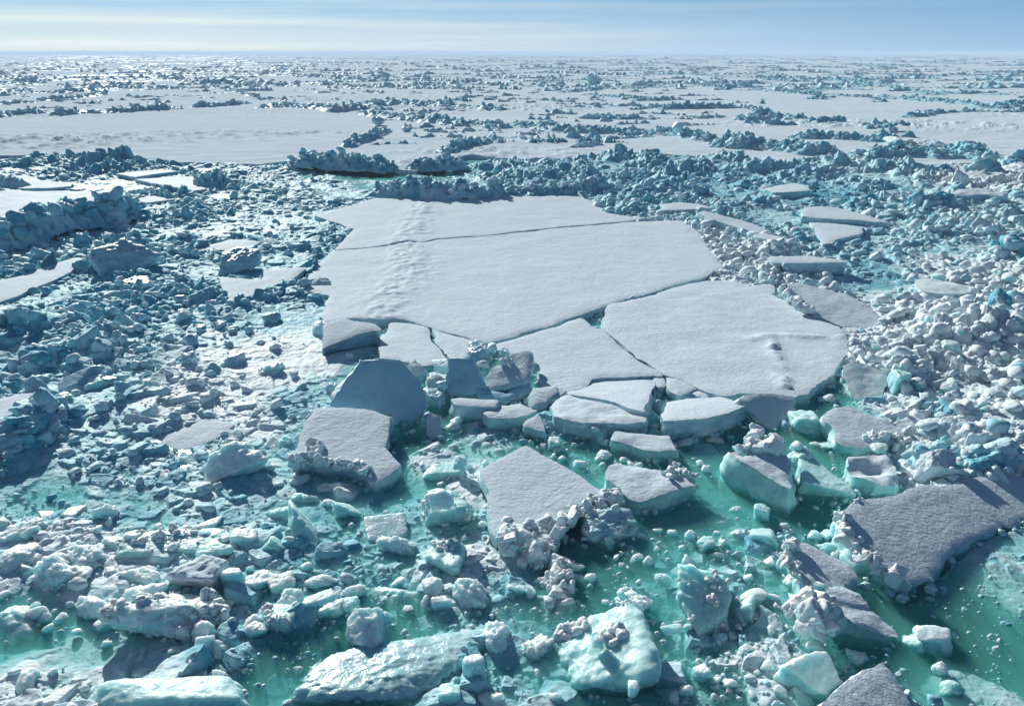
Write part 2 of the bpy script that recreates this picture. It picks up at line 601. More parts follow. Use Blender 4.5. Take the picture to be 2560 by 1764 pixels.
def slab(name, poly, z, thick, label, cat='ice floe', tilt=(0.0, 0.0), res=0.3, rough=0.07, und=0.03, drop=0.05,
         top=None, side=None, group=None, seed=0, flare=0.05, bumps=None, solid=True, side_amp=0.12, parts=True):
    """a floe traced in the photograph, put back on its own plane in the scene: snow cover on top, ice body below"""
    top = top or SNOW; side = side or ICE
    g = np.array([G(u, v, z)[:2] for u, v in poly])
    c = g.mean(0)
    N3 = np.array([-tilt[0], -tilt[1], 1.0]); N3 /= np.linalg.norm(N3)
    O = np.array([c[0], c[1], z])
    P3 = []
    for u, v in poly:
        d = raydir(u, v)
        t = ((O - np.array([0, 0, CAM_H])) @ N3) / (d @ N3)
        P3.append(np.array([0, 0, CAM_H]) + d * t)
    P3 = np.array(P3)
    ex = np.array([1.0, 0, tilt[0]]); ex /= np.linalg.norm(ex)
    ey = np.cross(N3, ex)
    P2 = np.stack([(P3 - O) @ ex, (P3 - O) @ ey], 1)
    area = 0.5 * np.sum(P2[:, 0] * np.roll(P2[:, 1], -1) - P2[:, 1] * np.roll(P2[:, 0], -1))
    if area < 0:
        P2 = P2[::-1]
    ol = frac_outline(P2, res, rough * 1.5, seed + 1)
    # interior points
    lo, hi = ol.min(0), ol.max(0)
    ri = res * 1.0
    gx, gy = np.meshgrid(np.arange(lo[0], hi[0], ri), np.arange(lo[1], hi[1], ri * 0.9))
    gx = gx + (np.arange(gx.shape[0]) % 2)[:, None] * ri * 0.5
    rnd = np.random.RandomState(seed + 3)
    gx = (gx + rnd.uniform(-.18, .18, gx.shape) * ri).ravel(); gy = (gy + rnd.uniform(-.18, .18, gy.shape) * ri).ravel()
    ins = inside(gx, gy, ol)
    gx, gy = gx[ins], gy[ins]
    ed = edge_dist(gx, gy, ol)
    keep = ed > ri * 0.45
    gx, gy, ed = gx[keep], gy[keep], ed[keep]
    n = len(ol)
    allp = [Vector((float(a), float(b))) for a, b in ol] + [Vector((float(a), float(b))) for a, b in zip(gx, gy)]
    vv, _, ff, ov, _, _ = delaunay_2d_cdt(allp, [], [list(range(n))], 1, 1e-5)
    V = np.array([p[:] for p in vv])
    tri = []
    for f in ff:
        tri.append((f[0], f[1], f[2]))
    tri = np.array(tri)
    a, b, cc = V[tri[:, 0]], V[tri[:, 1]], V[tri[:, 2]]
    ar = (b - a)[:, 0] * (cc - a)[:, 1] - (b - a)[:, 1] * (cc - a)[:, 0]
    tri[ar < 0] = tri[ar < 0][:, ::-1]
    de = edge_dist(V[:, 0], V[:, 1], ol)
    wx, wy = V[:, 0] + O[0], V[:, 1] + O[1]
    h = und * (fbm(wx * 0.35, wy * 0.35, None, 3, seed) + 0.35 * fbm(wx * 1.6, wy * 1.6, None, 3, seed + 4))
    h = h - drop * np.exp(-de / 0.22)
    if bumps is not None:
        h = h + bumps(wx, wy, de)
    top3 = O + V[:, :1] * ex + V[:, 1:] * ey + h[:, None] * N3
    base = np.array([c[0], c[1], z - thick])
    # ring of the ice body
    ringv = [None] * n
    mp_ = {}
    for k, src in enumerate(ov):
        for s in src:
            if s < n:
                mp_[s] = k
    ring0 = np.array([mp_[k] for k in range(n)])
    o2 = V[ring0]
    tng = np.roll(o2, -1, 0) - np.roll(o2, 1, 0)
    nout = np.stack([tng[:, 1], -tng[:, 0]], 1)
    nout /= np.maximum(np.linalg.norm(nout, axis=1), 1e-6)[:, None]
    for _ in range(3):
        nout = (nout + np.roll(nout, 1, 0) + np.roll(nout, -1, 0)) / 3
    levels = max(4, int(thick / max(0.09, res * 0.45)))
    rings = [top3[ring0]]
    for k in range(1, levels + 1):
        t = k / levels
        q = O + o2[:, :1] * ex + o2[:, 1:] * ey - N3 * (t * thick - h[ring0][:, None] * (1 - t))
        nz = fbm(q[:, 0] * 0.9, q[:, 1] * 0.9, q[:, 2] * 1.6, 4, seed + 8)
        nb = fbm(q[:, 0] * 0.1, q[:, 1] * 0.1, q[:, 2] * 5.0, 2, seed + 11)
        amp = min(1.0, t * 4)
        off = (flare * math.sin(t * 3.0) * 1.0 + side_amp * (nz + 0.4 * nb) * amp - 0.25 * max(0, t - 0.6))
        rings.append(q + (nout[:, :1] * ex + nout[:, 1:] * ey) * off[:, None])
    SV = np.concatenate(rings)
    k = np.arange(n); k2 = (k + 1) % n
    quads = []
    for r in range(levels):
        a0 = r * n
        quads.append(np.stack([a0 + k2, a0 + k, a0 + n + k, a0 + n + k2], 1))
    quads = np.concatenate(quads)
    cen = len(SV)
    SV = np.concatenate([SV, rings[-1].mean(0)[None]])
    cap = np.stack([levels * n + k2, levels * n + k, np.full(n, cen)], 1)
    root = empty(name, tuple(base))
    tag(root, label, cat, group)
    add_obj('snow_cover', np_mesh('snow_cover', top3 - base, tri), top, root)
    add_obj('ice_body', np_mesh('ice_body', SV - base, cap, quads), side, root)
    foot = (O + ol[:, :1] * ex + ol[:, 1:] * ey)[:, :2]
    if solid:
        FOOT.append((foot, z - max(0.0, 0.0)))
    return root, dict(O=O, ex=ex, ey=ey, N=N3, base=base, outline=ol, foot=foot)


def on_plane(info, u, v, lift=0.0):
    d = raydir(u, v)
    C = np.array([0, 0, CAM_H])
    t = ((info['O'] - C) @ info['N']) / (d @ info['N'])
    return C + d * t + info['N'] * lift


def mass(root, info, u, v, dims, seed, z, mat, rz=0.0, name='crushed_corner', n=0, size=0.2):
    """a big lump grown onto a floe: a part of it"""
    p = G(u, v, z)
    vv, f = chunk_verts(seed, 'round', 6, dims, 0.10)
    vv = vv @ rot_mat(0.1, 0.1, rz).T
    o = add_obj(name, np_mesh(name, vv, f), mat, root, tuple(p - info['base']))
    if n:
        me = o.data
        crust(o, n, size, seed, name='crumbs', up=0.0, clump=-0.1)
    return o


def rim(root, info, line, size, seed, name='crushed_rim', mat=None, spread=0.4, lift=0.0, per=2.2, level=3):
    """crushed lumps frozen to a floe along a line traced in the photo: a part of the floe"""
    rnd = np.random.RandomState(seed)
    P = Pile()
    pts = [on_plane(info, u, v) for u, v in line]
    for a, b in zip(pts[:-1], pts[1:]):
        L = np.linalg.norm(b - a)
        cl = rnd.rand(4)
        for k in range(max(1, int(L / size * per * 2.6))):
            t = np.clip(cl[rnd.randint(4)] + rnd.normal(0, 0.09), 0, 1) if rnd.rand() < 0.6 else rnd.rand()
            s = size * (0.16 + 0.95 * rnd.rand() ** 2.6)
            p = a + (b - a) * t + np.array([rnd.normal(0, spread), rnd.normal(0, spread), lift + rnd.uniform(-0.25, 0.25) * size])
            v, f = proto(('lump', 'block', 'shard')[rnd.choice(3, p=[.4, .35, .25])], rnd.randint(8), level)
            Rm = rot_mat(*rnd.uniform(0, 6.28, 3))
            P.add((v * s * 0.6 * np.array([1, rnd.uniform(.7, 1), rnd.uniform(.6, .9)])) @ Rm.T + p - info['base'], f, rnd.rand() * 0.4)
    return tag(add_obj(name, P.mesh(name), CRUMB if mat is ICE_WHITE else (mat or RUBBLE), root), kind='stuff')


# ------------------------------------------------------------------ loose pieces traced in the photo
def piece(name, u, v, wpx, hpx, label, style='lump', cat='ice chunk', zc=None, rz=None, seed=1, mat=None, level=5, flat=0.75,
          tilt=(0, 0), noise=None, deep=0.35, group=None, solid=True, part_snow=False):
    """one loose piece: its middle lies on the ray through (u, v) at height zc; sizes in photo pixels"""
    rnd = np.random.RandomState(seed)
    p0 = G(u, v, 0.1)
    D = float(np.linalg.norm(p0 - np.array([0, 0, CAM_H])))
    sx = wpx * D / FPX / 2
    happ = hpx * D / FPX / 2
    phi = math.asin(CAM_H / D)
    sz = happ * flat
    sy = min(1.3 * sx, max(0.35 * sx, (happ - sz * math.cos(phi) * 0.8) / math.sin(phi)))
    if zc is None:
        if v > 1180:
            deep += 0.10
        zc = sz * (1 - 2 * deep)
    p = G(u, v, zc)
    vv, f = chunk_verts(seed * 7 + 3, style, level, (sx, sy, sz), noise if noise is not None else (0.12 if style == 'lump' else 0.09))
    Rm = rot_mat(tilt[0], tilt[1], rz if rz is not None else rnd.uniform(-0.4, 0.4))
    vv = vv @ Rm.T
    base = np.array([p[0], p[1], p[2] + vv[:, 2].min()])
    vv = vv + (p - base)
    o = add_obj(name, np_mesh(name, vv, f), mat or ICE_TEAL, None, tuple(base))
    tag(o, label, cat, group)
    return o


def crust(o, n, size, seed, mat=None, up=0.25, name='crushed_crust', level=2, clump=0.0):
    """crushed ice frozen on the upper side of a piece: a part of it"""
    me = o.data
    k = len(me.vertices)
    co = np.empty(k * 3, np.float32); me.vertices.foreach_get('co', co); co = co.reshape(-1, 3).astype(float)
    no = np.empty(k * 3, np.float32); me.vertices.foreach_get('normal', no); no = no.reshape(-1, 3)
    m = fbm(co[:, 0] * 0.9 + seed, co[:, 1] * 0.9, co[:, 2] * 0.9, 2, seed)
    idx = np.nonzero((no[:, 2] > up) & (m > clump) & (co[:, 2] + o.location.z > -0.25))[0]
    rnd = np.random.RandomState(seed)
    P = Pile()
    for i in rnd.choice(idx, n):
        s = size * (0.18 + 0.95 * rnd.rand() ** 2.8)
        v, f = proto(('lump', 'block', 'shard')[rnd.choice(3, p=[.25, .45, .3])], rnd.randint(8), level)
        M = rot_mat(*rnd.uniform(0, 6.28, 3))
        P.add((v * s * np.array([1, rnd.uniform(.6, 1), rnd.uniform(.5, .9)])) @ M.T + co[i], f, rnd.rand() * 0.3)
    return tag(add_obj(name, P.mesh(name), mat or CRUMB, o), kind='stuff')


# ------------------------------------------------------------------ pressure ridges
def ridge(line, w, h, label, seed, z0=0.55, cell=0.9, nblk=60, bs=0.55, group=None, name='ice_ridge', dens=1.0, mat=None, fine=None, hs=1.0, mound=0.34):
    """a heaped wall of broken blocks along a line traced in the photo"""
    P = np.array([G(u, v, z0)[:2] for u, v in line])
    seg = np.hypot(*(P[1:] - P[:-1]).T)
    cum = np.concatenate([[0], np.cumsum(seg)])
    L = cum[-1]
    D = float(np.hypot(*P.mean(0)))
    res = fine or max(0.07, D * 0.0021)
    ns = min(900, max(12, int(L / res))); nw = min(120, max(8, int(2 * w / res)))
    s = np.linspace(0, L, ns); q = np.linspace(-w, w, nw)
    cx = np.interp(s, cum, P[:, 0]); cy = np.interp(s, cum, P[:, 1])
    wob = fbm(s * 0.12 + seed, s * 0, None, 2, seed) * w * 0.35
    tx, ty = np.gradient(cx), np.gradient(cy)
    tl = np.hypot(tx, ty); nx, ny = -ty / tl, tx / tl
    X = cx[:, None] + nx[:, None] * (q[None] + wob[:, None]); Y = cy[:, None] + ny[:, None] * (q[None] + wob[:, None])
    env = (0.45 + 0.55 * (fbm(s * 0.16 + 3 * seed, s * 0 + 7, None, 3, seed + 2) * 0.5 + 0.5)) * np.clip(np.minimum(s, L - s) / (0.8 * w), 0, 1) ** 0.6
    env = env[:, None] * np.clip(1 - (np.abs(q[None]) / w) ** 1.8 + 0.2 * fbm(X * 0.5, Y * 0.5, None, 2, seed), 0, 1)
    b1, g1, i1 = blocks(X, Y, cell, seed * 13 + 1, 0.8, 1.0)
    b2, g2, i2 = blocks(X, Y, cell * 0.5, seed * 13 + 31, 0.5, 0.6)
    b1 = b1 - 0.5 * np.clip(1 - g1 / 0.16, 0, 1)
    b2 = b2 - 0.35 * np.clip(1 - g2 / 0.2, 0, 1)
    Z = z0 + hs * h * env * (mound + (0.72 - 0.6 * mound) * b1 * 0.96 + 0.28 * b2) - 0.14 + 0.05 * fbm(X * 2.1, Y * 2.1, None, 2, seed)
    Z = np.where(env < 0.02, z0 - 0.2, Z)
    blue = np.clip(i1 * 0.6 - 0.08 + 0.1 * fbm(X, Y, None, 2, seed), 0, 0.8)
    V = np.stack([X, Y, Z], 2).reshape(-1, 3)
    mid = P.mean(0)
    base = np.array([mid[0], mid[1], z0])
    PL = Pile()
    qd = grid_quads(ns, nw)
    tri = np.concatenate([qd[:, [0, 1, 2]], qd[:, [0, 2, 3]]])
    # orient upwards
    e = np.cross(V[tri[:, 1]] - V[tri[:, 0]], V[tri[:, 2]] - V[tri[:, 0]])
    if e[:, 2].mean() < 0:
        tri = tri[:, ::-1]
    PL.add(V - base, tri, blue.ravel())
    rnd = np.random.RandomState(seed)
    lv = 3 if D < 70 else 2
    for k in range(int(nblk)):
        i = rnd.randint(ns); t = rnd.normal(0, 0.42)
        if abs(t) > 0.95: continue
        j = int((t + 1) / 2 * (nw - 1))
        if env[i, j] < 0.05: continue
        p = np.array([X[i, j], Y[i, j], Z[i, j]]) - base
        sz = bs * rnd.uniform(0.3, 1.0) ** 1.3 * (0.5 + 0.7 * env[i, j])
        st = ('block', 'shard', 'slab', 'lump')[rnd.choice(4, p=[.4, .25, .25, .10])]
        v, f = proto(st, rnd.randint(8), lv)
        dm = np.array([rnd.uniform(.8, 1.3), rnd.uniform(.6, 1), rnd.uniform(.3, .6) if st == 'slab' else rnd.uniform(.5, .9)])
        Rm = rot_mat(rnd.normal(0, .5), rnd.normal(0, .5), rnd.uniform(0, 6.28))
        PL.add((v * dm * sz) @ Rm.T + p, f, rnd.rand() * 0.75)
    o = add_obj(name, PL.mesh(name), mat or RUBBLE, None, tuple(base))
    tag(o, label, 'ice ridge', group)
    return o

def T(x0, y0, s, pts):
    return [(x0 + a / s, y0 + b / s) for a, b in pts]


def Dp(*pts):                       # points read off the whole photograph
    return [(a / 0.9047, b / 0.9047) for a, b in pts]


def R2(*p): return T(650, 800, 3.088, p)
def R3(*p): return T(1200, 850, 2.895, p)
def R4(*p): return T(1800, 850, 2.901, p)
def R5(*p): return T(650, 1200, 2.83, p)
def R6(*p): return T(1250, 1250, 3.106, p)
def R7(*p): return T(1900, 1250, 3.105, p)
def RL(*p): return T(0, 400, 2.66, p)
def RR(*p): return T(1700, 400, 2.66, p)
def RB(*p): return T(0, 900, 1.848, p)
def RT(*p): return T(0, 0, 1.809, p)
def RU(*p): return T(1280, 0, 1.809, p)
def RM(*p): return T(700, 440, 2.66, p)


# ------------------------------------------------------------------ the setting: water, sea floor, unbroken snow covered sea ice
def make_setting():
    # water body: a closed box of sea water
    x0, x1, y0, y1, zb = -260.0, 260.0, -60.0, 210.0, -6.0
    v = [(x, y, z) for z in (zb, 0.0) for y in (y0, y1) for x in (x0, x1)]
    q = [(0, 2, 3, 1), (4, 5, 7, 6), (0, 1, 5, 4), (2, 6, 7, 3), (0, 4, 6, 2), (1, 3, 7, 5)]
    o = add_obj('water', np_mesh('water', v, None, q, smooth=False), WATER)
    tag(o, kind='structure')
    bed = mat_plain('turbid_water', (0.08, 0.23, 0.225), algae=[(*G(2430, 1540)[:2], 5.5), (*G(1620, 1450)[:2], 4.0), (*G(1230, 1460)[:2], 2.5), (*G(930, 1220)[:2], 3.0)])
    o = add_obj('deep_water', np_mesh('deep_water', [(x0 + 1, y0 + 1, -1.25), (x1 - 1, y0 + 1, -1.25), (x1 - 1, y1 - 1, -1.25), (x0 + 1, y1 - 1, -1.25)], None, [(0, 1, 2, 3)]), bed)
    tag(o, kind='structure')
    # sheet of sea ice from the edge of the broken channel to the horizon
    front = [(-1400, 395), (-700, 388), (0, 388), (200, 392), (420, 404), (650, 409), (735, 398), (900, 418), (1040, 428), (1110, 400), (1172, 388),
             (1300, 396), (1450, 394), (1640, 381), (1800, 392), (2050, 410), (2300, 414), (2560, 398), (3100, 398), (4000, 400)]
    Z0 = 0.62
    fp = np.array([G(u, v, Z0)[:2] for u, v in front])
    th = np.arctan2(fp[:, 0], fp[:, 1]); rr = np.hypot(fp[:, 0], fp[:, 1])
    ths = np.concatenate([np.linspace(-1.25, -0.62, 60)[:-1], np.linspace(-0.62, 0.62, 1300), np.linspace(0.62, 1.25, 60)[1:]])
    r0 = np.interp(ths, th, rr) + 0.5 * fbm(ths * 90, ths * 0, None, 4, 5, 0.6)
    k = np.linspace(0, 1, 460)
    prof = np.concatenate([[0, 0, 0], (np.exp(k * 6.2) - 1) / (math.exp(6.2) - 1)])      # three rows for the broken front
    Rr = r0[:, None] + (26000 - r0[:, None]) * prof[None]
    X = np.sin(ths)[:, None] * Rr; Y = np.cos(ths)[:, None] * Rr
    z = Z0 + 0.16 * fbm(X * 0.03, Y * 0.05, None, 4, 40) + 0.10 * fbm(X * 0.22, Y * 0.4, None, 3, 44) * np.clip(1 - Rr / 900, 0, 1)
    # snowdrifts and small heaped patches farther out
    pat = np.clip(fbm(X * 0.012, Y * 0.028, None, 3, 51) - 0.12, 0, 1)
    z = z + pat * 1.0 * np.clip(fbm(X * 0.5, Y * 0.5, None, 3, 61), 0, 1) * np.clip(1.2 - Rr / 1500, 0.15, 1)
    z[:, 0] = -0.9
    z[:, 1] = 0.1
    V = np.stack([X, Y, z], 2).reshape(-1, 3)
    qd = grid_quads(len(ths), Rr.shape[1])[:, ::-1]
    o = add_obj('sea_ice', np_mesh('sea_ice', V, None, qd), SNOW_FAR)
    tag(o, kind='structure')
    return th, rr


# ------------------------------------------------------------------ floes
def make_floes():
    S = {}
    A = Dp((712, 487), (770, 470), (850, 447), (905, 449), (960, 452), (1140, 441), (1200, 443), (1300, 440), (1345, 458), (1372, 480), (1430, 490), (1475, 492), (1545, 497),
           (1577, 520), (1605, 560), (1637, 600), (1600, 624), (1545, 639), (1480, 660), (1400, 679), (1371, 689), (1310, 711), (1240, 735),
           (1170, 757), (1112, 771), (1083, 772), (1040, 757), (985, 744), (930, 726), (890, 721), (860, 722), (800, 719), (735, 727), (722, 715), (745, 668), (690, 655),
           (700, 620), (730, 585), (755, 560), (800, 517))
    ridge_line = np.array([G(u, v, .55)[:2] for u, v in RM((960, 190), (900, 330), (830, 450), (860, 560), (880, 640), (760, 760), (700, 850), (650, 930))])
    crk = np.array([G(u, v, .55)[:2] for u, v in RM((360, 492), (640, 465), (830, 437), (970, 435), (1060, 412), (1200, 405), (1420, 388), (1640, 365), (1860, 338))])

    def lined(x, y, ln):
        d = np.full(x.shape, 1e9)
        for a, b in zip(ln[:-1], ln[1:]):
            ab = b - a
            t = np.clip(((x - a[0]) * ab[0] + (y - a[1]) * ab[1]) / (ab @ ab), 0, 1)
            d = np.minimum(d, np.hypot(x - a[0] - t * ab[0], y - a[1] - t * ab[1]))
        return d

    def bmpA(x, y, de):
        d = lined(x, y, ridge_line)
        w = np.exp(-(d / 1.9) ** 2)
        o = w * (0.13 + 0.085 * fbm(x * 1.9, y * 1.2, None, 4, 70, .7))
        return o

    crackline = RM((1860, 336), (1640, 363), (1420, 386), (1200, 403), (1060, 412), (970, 435), (830, 437), (640, 465), (360, 490))
    upper = A[:12] + T(700, 440, 2.66, [(2290, 300), (2070, 322)]) + crackline + A[-1:]
    lower = A[12:-1] + crackline[::-1] + T(700, 440, 2.66, [(2070, 324), (2290, 302)])
    S['rear'] = slab('ice_floe', upper, 0.58, 1.5, 'rear strip of the central floe, behind a thin dark crack', res=0.30,
                     rough=0.09, und=0.03, bumps=bmpA, seed=10, drop=0.04)
    S['main'] = slab('ice_floe', lower, 0.50, 1.5, 'largest flat snow covered floe, a rough snow track running down its left side', res=0.23,
                     rough=0.10, und=0.03, bumps=bmpA, seed=11, drop=0.06)
    B = Dp((1600, 633), (1640, 631), (1690, 641), (1750, 666), (1830, 705), (1900, 741), (1916, 765), (1922, 800), (1895, 830), (1830, 888), (1800, 895), (1740, 886),
           (1670, 886), (1640, 894), (1590, 880), (1545, 857), (1500, 845), (1440, 808), (1372, 748), (1362, 738), (1374, 692), (1402, 684), (1482, 664), (1547, 644))
    drift = np.array([G(u, v, .5)[:2] for u, v in RR((600, 1190), (630, 1280), (670, 1390), (690, 1500))])
    drift2 = np.array([G(u, v, .5)[:2] for u, v in RR((480, 1185), (640, 1160), (850, 1180), (1080, 1180))])

    def bmpB(x, y, de):
        d = lined(x, y, drift)
        o = 0.24 * np.exp(-(d / 0.35) ** 2) * np.clip(0.4 + 1.0 * fbm(x * 1.9, y * 1.9, None, 4, 77), 0, 1.4)
        d = lined(x, y, drift2)
        return o + 0.2 * np.exp(-(d / 0.4) ** 2) * (0.6 + 0.5 * fbm(x * 1.2, y * 1.2, None, 3, 78)) + 0.012 * fbm(x * 0.9, y * 1.6, None, 3, 79)

    S['right'] = slab('ice_floe', B, 0.50, 1.4, 'big smooth snow floe right of the long crack, crossed by a thin drift line', res=0.3, rough=0.13,
                      bumps=bmpB, seed=12, und=0.045)
    C = Dp((1362, 743), (1400, 778), (1436, 810), (1498, 848), (1478, 847), (1340, 856), (1322, 882), (1300, 884), (1216, 862), (1214, 824), (1152, 803), (1112, 782), (1172, 763),
           (1242, 740), (1312, 717), (1336, 736))
    S['mid'] = slab('ice_floe', C, 0.48, 1.3, 'snow floe below the long crack, between dark tilted blocks and the big right floe', res=0.27, rough=0.10, seed=13)
    Dd = Dp((884, 728), (930, 731), (963, 738), (975, 765), (1000, 800), (1018, 818), (960, 826), (930, 818), (900, 812), (856, 809), (858, 780), (866, 755))
    S['dlow'] = slab('ice_floe', Dd, 0.45, 1.2, 'small snow covered floe right behind the dark tilted slab, below the snow ridge', res=0.22, rough=0.09, seed=14)
    E = Dp((978, 740), (1012, 751), (1082, 777), (1104, 784), (1090, 800), (1024, 816), (1003, 797), (983, 765))
    S['e'] = slab('ice_floe', E, 0.46, 1.2, 'narrow wedge shaped snow floe bounded by two thin cracks left of the middle floe', res=0.22, rough=0.08, seed=15)
    F = R2((490, 10), (640, -20), (760, 0), (870, 20), (935, 75), (880, 75), (700, 130), (480, 215), (478, 150))
    S['f'] = slab('ice_floe', F, 1.1, 1.5, 'tilted snow block with dark hollow front at the largest floe\'s lower left corner', res=0.2, rough=0.10, seed=16, tilt=(0.02, 0.16), side=ICE_BLUE,
                  flare=-0.25, side_amp=0.2)
    # front row
    S['p1'] = slab('ice_floe', R3((770, 262), (1000, 250), (1200, 240), (1255, 268), (1270, 312), (1190, 512), (1090, 490), (1000, 455), (900, 428), (760, 400), (625, 372), (705, 352)), 0.55, 1.2,
                   'smooth bright snow block broken off the front edge of the middle floe', res=0.16, rough=0.06, tilt=(0.02, -0.13), seed=21)
    S['p1b'] = slab('ice_floe', R3((1262, 268), (1330, 270), (1340, 330), (1290, 335), (1272, 300)), 0.42, 1.0, 'very small square snow block wedged in the crack beside the bright snow block', res=0.14, rough=0.05, seed=22)
    S['p1c'] = slab('ice_floe', R3((1345, 268), (1440, 262), (1500, 300), (1575, 345), (1500, 375), (1440, 395), (1350, 345)), 0.42, 1.0, 'small cracked snow plate under the dark notch at the front of the big right floe', res=0.14, rough=0.06, seed=23)
    S['p1d'] = slab('ice_floe', R3((1520, 378), (1590, 350), (1710, 390), (1640, 425), (1560, 400)), 0.36, .9, 'thin triangular snow plate at the front edge of the big right floe', res=0.14, rough=0.06, seed=24)
    S['p2'] = slab('ice_floe', R3((505, 482), (585, 392), (640, 386), (760, 420), (870, 440), (1000, 462), (1080, 502), (1205, 545), (1200, 578), (1000, 592), (745, 598), (600, 575), (545, 555)), 0.75, 1.45,
                   'long rumpled snow block with a thick teal front face, leaning below the bright snow block', res=0.14, rough=0.07, tilt=(0.03, -0.05), und=0.11, seed=25)
    S['p3'] = slab('ice_floe', R3((352, 402), (385, 342), (560, 326), (618, 368), (575, 398), (490, 425), (430, 438)), 0.65, 1.2, 'small chunky snow block at the left end of the long rumpled block', res=0.12, rough=0.06, tilt=(0, 0.1), und=0.08, seed=26)
    S['p4'] = slab('ice_floe', R3((1305, 532), (1350, 440), (1500, 412), (1620, 412), (1750, 406), (1830, 430), (1925, 465), (1800, 520), (1680, 545), (1550, 562), (1420, 580), (1310, 582)), 0.72, 1.6,
                   'white snow block with a wide teal front face, right of the long rumpled block', res=0.14, rough=0.06, tilt=(0.03, -0.12), seed=27)
    S['p5'] = slab('ice_floe', R3((1872, 432), (1950, 390), (2100, 384), (2290, 420), (2280, 522), (2200, 585), (2110, 640), (2050, 590), (1930, 470)), 0.55, 0.7,
                   'grey shaded slab tilted towards the camera beside the white block with the teal face', res=0.14, rough=0.06, tilt=(-0.18, 0.42), und=0.05, seed=28)
    S['p6'] = slab('ice_floe', R3((948, 718), (985, 656), (1180, 668), (1370, 686), (1402, 740), (1437, 790), (1300, 800), (1180, 780), (1100, 745)), 0.55, 1.3,
                   'floating snow topped block alone in the green water below the long rumpled block', res=0.12, rough=0.06, tilt=(-0.04, 0.0), und=0.07, side=ICE_TEAL, seed=29)
    S['p7'] = slab('ice_floe', R3((912, 960), (935, 905), (985, 876), (1100, 890), (1200, 906), (1310, 920), (1340, 975), (1450, 960), (1560, 990), (1560, 1040), (1330, 1110), (1160, 1160), (1060, 1120), (1010, 1060), (915, 1010)), 0.7, 1.5,
                   'thick floating block with rumpled top and two knobs, right of the big square slab', res=0.12, rough=0.08, tilt=(0.0, 0.06), und=0.10, side=ICE_TEAL, seed=30, side_amp=0.14)
    rim(S['p7'][0], S['p7'][1], R3((1340, 1000), (1420, 920), (1500, 970), (1570, 985)), 0.34, 3, per=3.5, spread=0.12, mat=ICE_WHITE)
    S['p8'] = slab('ice_floe', R3((2, 935), (150, 850), (335, 757), (440, 822), (600, 905), (760, 1000), (922, 1112), (800, 1160), (640, 1232), (500, 1310), (400, 1342), (280, 1375), (160, 1422), (92, 1400), (70, 1300), (52, 1200), (62, 1130)), 0.75, 0.85,
                   'big square pebbly snow slab afloat in the foreground centre, its near corner crushed', res=0.13, rough=0.05, tilt=(-0.02, 0.07), und=0.03, side=ICE_WHITE, seed=31, side_amp=0.1)
    rim(S['p8'][0], S['p8'][1], R3((180, 1440), (300, 1400), (420, 1360), (560, 1320), (650, 1260), (760, 1200), (880, 1150), (970, 1110)), 0.62, 5, per=5.5, spread=0.2, lift=-0.15, mat=ICE_WHITE, level=4)
    rim(S['p8'][0], S['p8'][1], R6((110, 420), (250, 380), (420, 330), (480, 420), (500, 560), (470, 680), (400, 790)), 0.70, 8, name='crushed_tail', per=5.0, spread=0.25, lift=-0.55, mat=ICE_WHITE, level=4)
    rim(S['p8'][0], S['p8'][1], R6((620, 200), (760, 220), (900, 200), (1050, 150)), 0.75, 9, name='shaded_foot', per=4, spread=0.2, lift=-0.5, mat=ICE_TEAL, level=4)
    mass(*S['p8'], *R6((230, 370))[0], (1.15, 0.8, 0.62), 801, 0.05, ICE_WHITE, -0.25, n=160, size=0.20)
    mass(*S['p8'], *R6((470, 640))[0], (0.45, 0.95, 0.5), 802, -0.1, ICE_WHITE, -0.3, name='crushed_tail_core', n=90, size=0.18)
    mass(*S['p8'], *R6((850, 240))[0], (1.3, 0.75, 0.6), 803, -0.05, ICE, 0.25, name='shaded_corner', n=40, size=0.2)
    S['p9'] = slab('ice_floe', R3((1800, 800), (1850, 800), (1900, 845), (2000, 830), (2220, 832), (2262, 1062), (2245, 1085), (2180, 1050), (2080, 990), (1990, 930), (1890, 880)), 1.15, 1.9,
                   'tall blocky ice mass with a broad teal face and ragged snow on top', res=0.11, rough=0.08, tilt=(-0.06, 0.10), und=0.10, side=ICE_TEAL, seed=32, flare=0.35, side_amp=0.12)
    rim(S['p9'][0], S['p9'][1], R3((1900, 800), (1980, 700), (2080, 690), (2160, 790), (2100, 800), (2000, 790)), 0.75, 12, name='snow_lumps', per=5, spread=0.15, mat=ICE_WHITE, level=4, lift=-0.05)
    S['p10'] = slab('ice_floe', R4((745, 560), (822, 482), (925, 462), (1020, 500), (1100, 540), (1200, 560), (1280, 620), (1345, 685), (1340, 740), (1200, 770), (1000, 780), (905, 760), (842, 720), (815, 620)), 0.62, 1.1,
                    'grey topped floe with pale broken edges bordering the white rubble on the right', res=0.13, rough=0.08, tilt=(-0.12, 0.12), und=0.06, side=ICE_WHITE, seed=33)
    rim(S['p10'][0], S['p10'][1], R4((1080, 740), (1200, 690), (1330, 720), (1340, 770)), 0.5, 14, per=5, spread=0.15, mat=ICE_WHITE)
    S['p11'] = slab('ice_floe', R4((872, 262), (900, 172), (950, 150), (1050, 170), (1130, 190), (1245, 205), (1230, 280), (1180, 430), (1090, 440), (1000, 440), (930, 340)), 0.55, 1.0,
                    'pale teal block sloping into the water off the right corner of the big right floe', res=0.14, rough=0.1, tilt=(0.0, 0.30), und=0.10, top=ICE_WHITE, side=ICE_TEAL, seed=34)
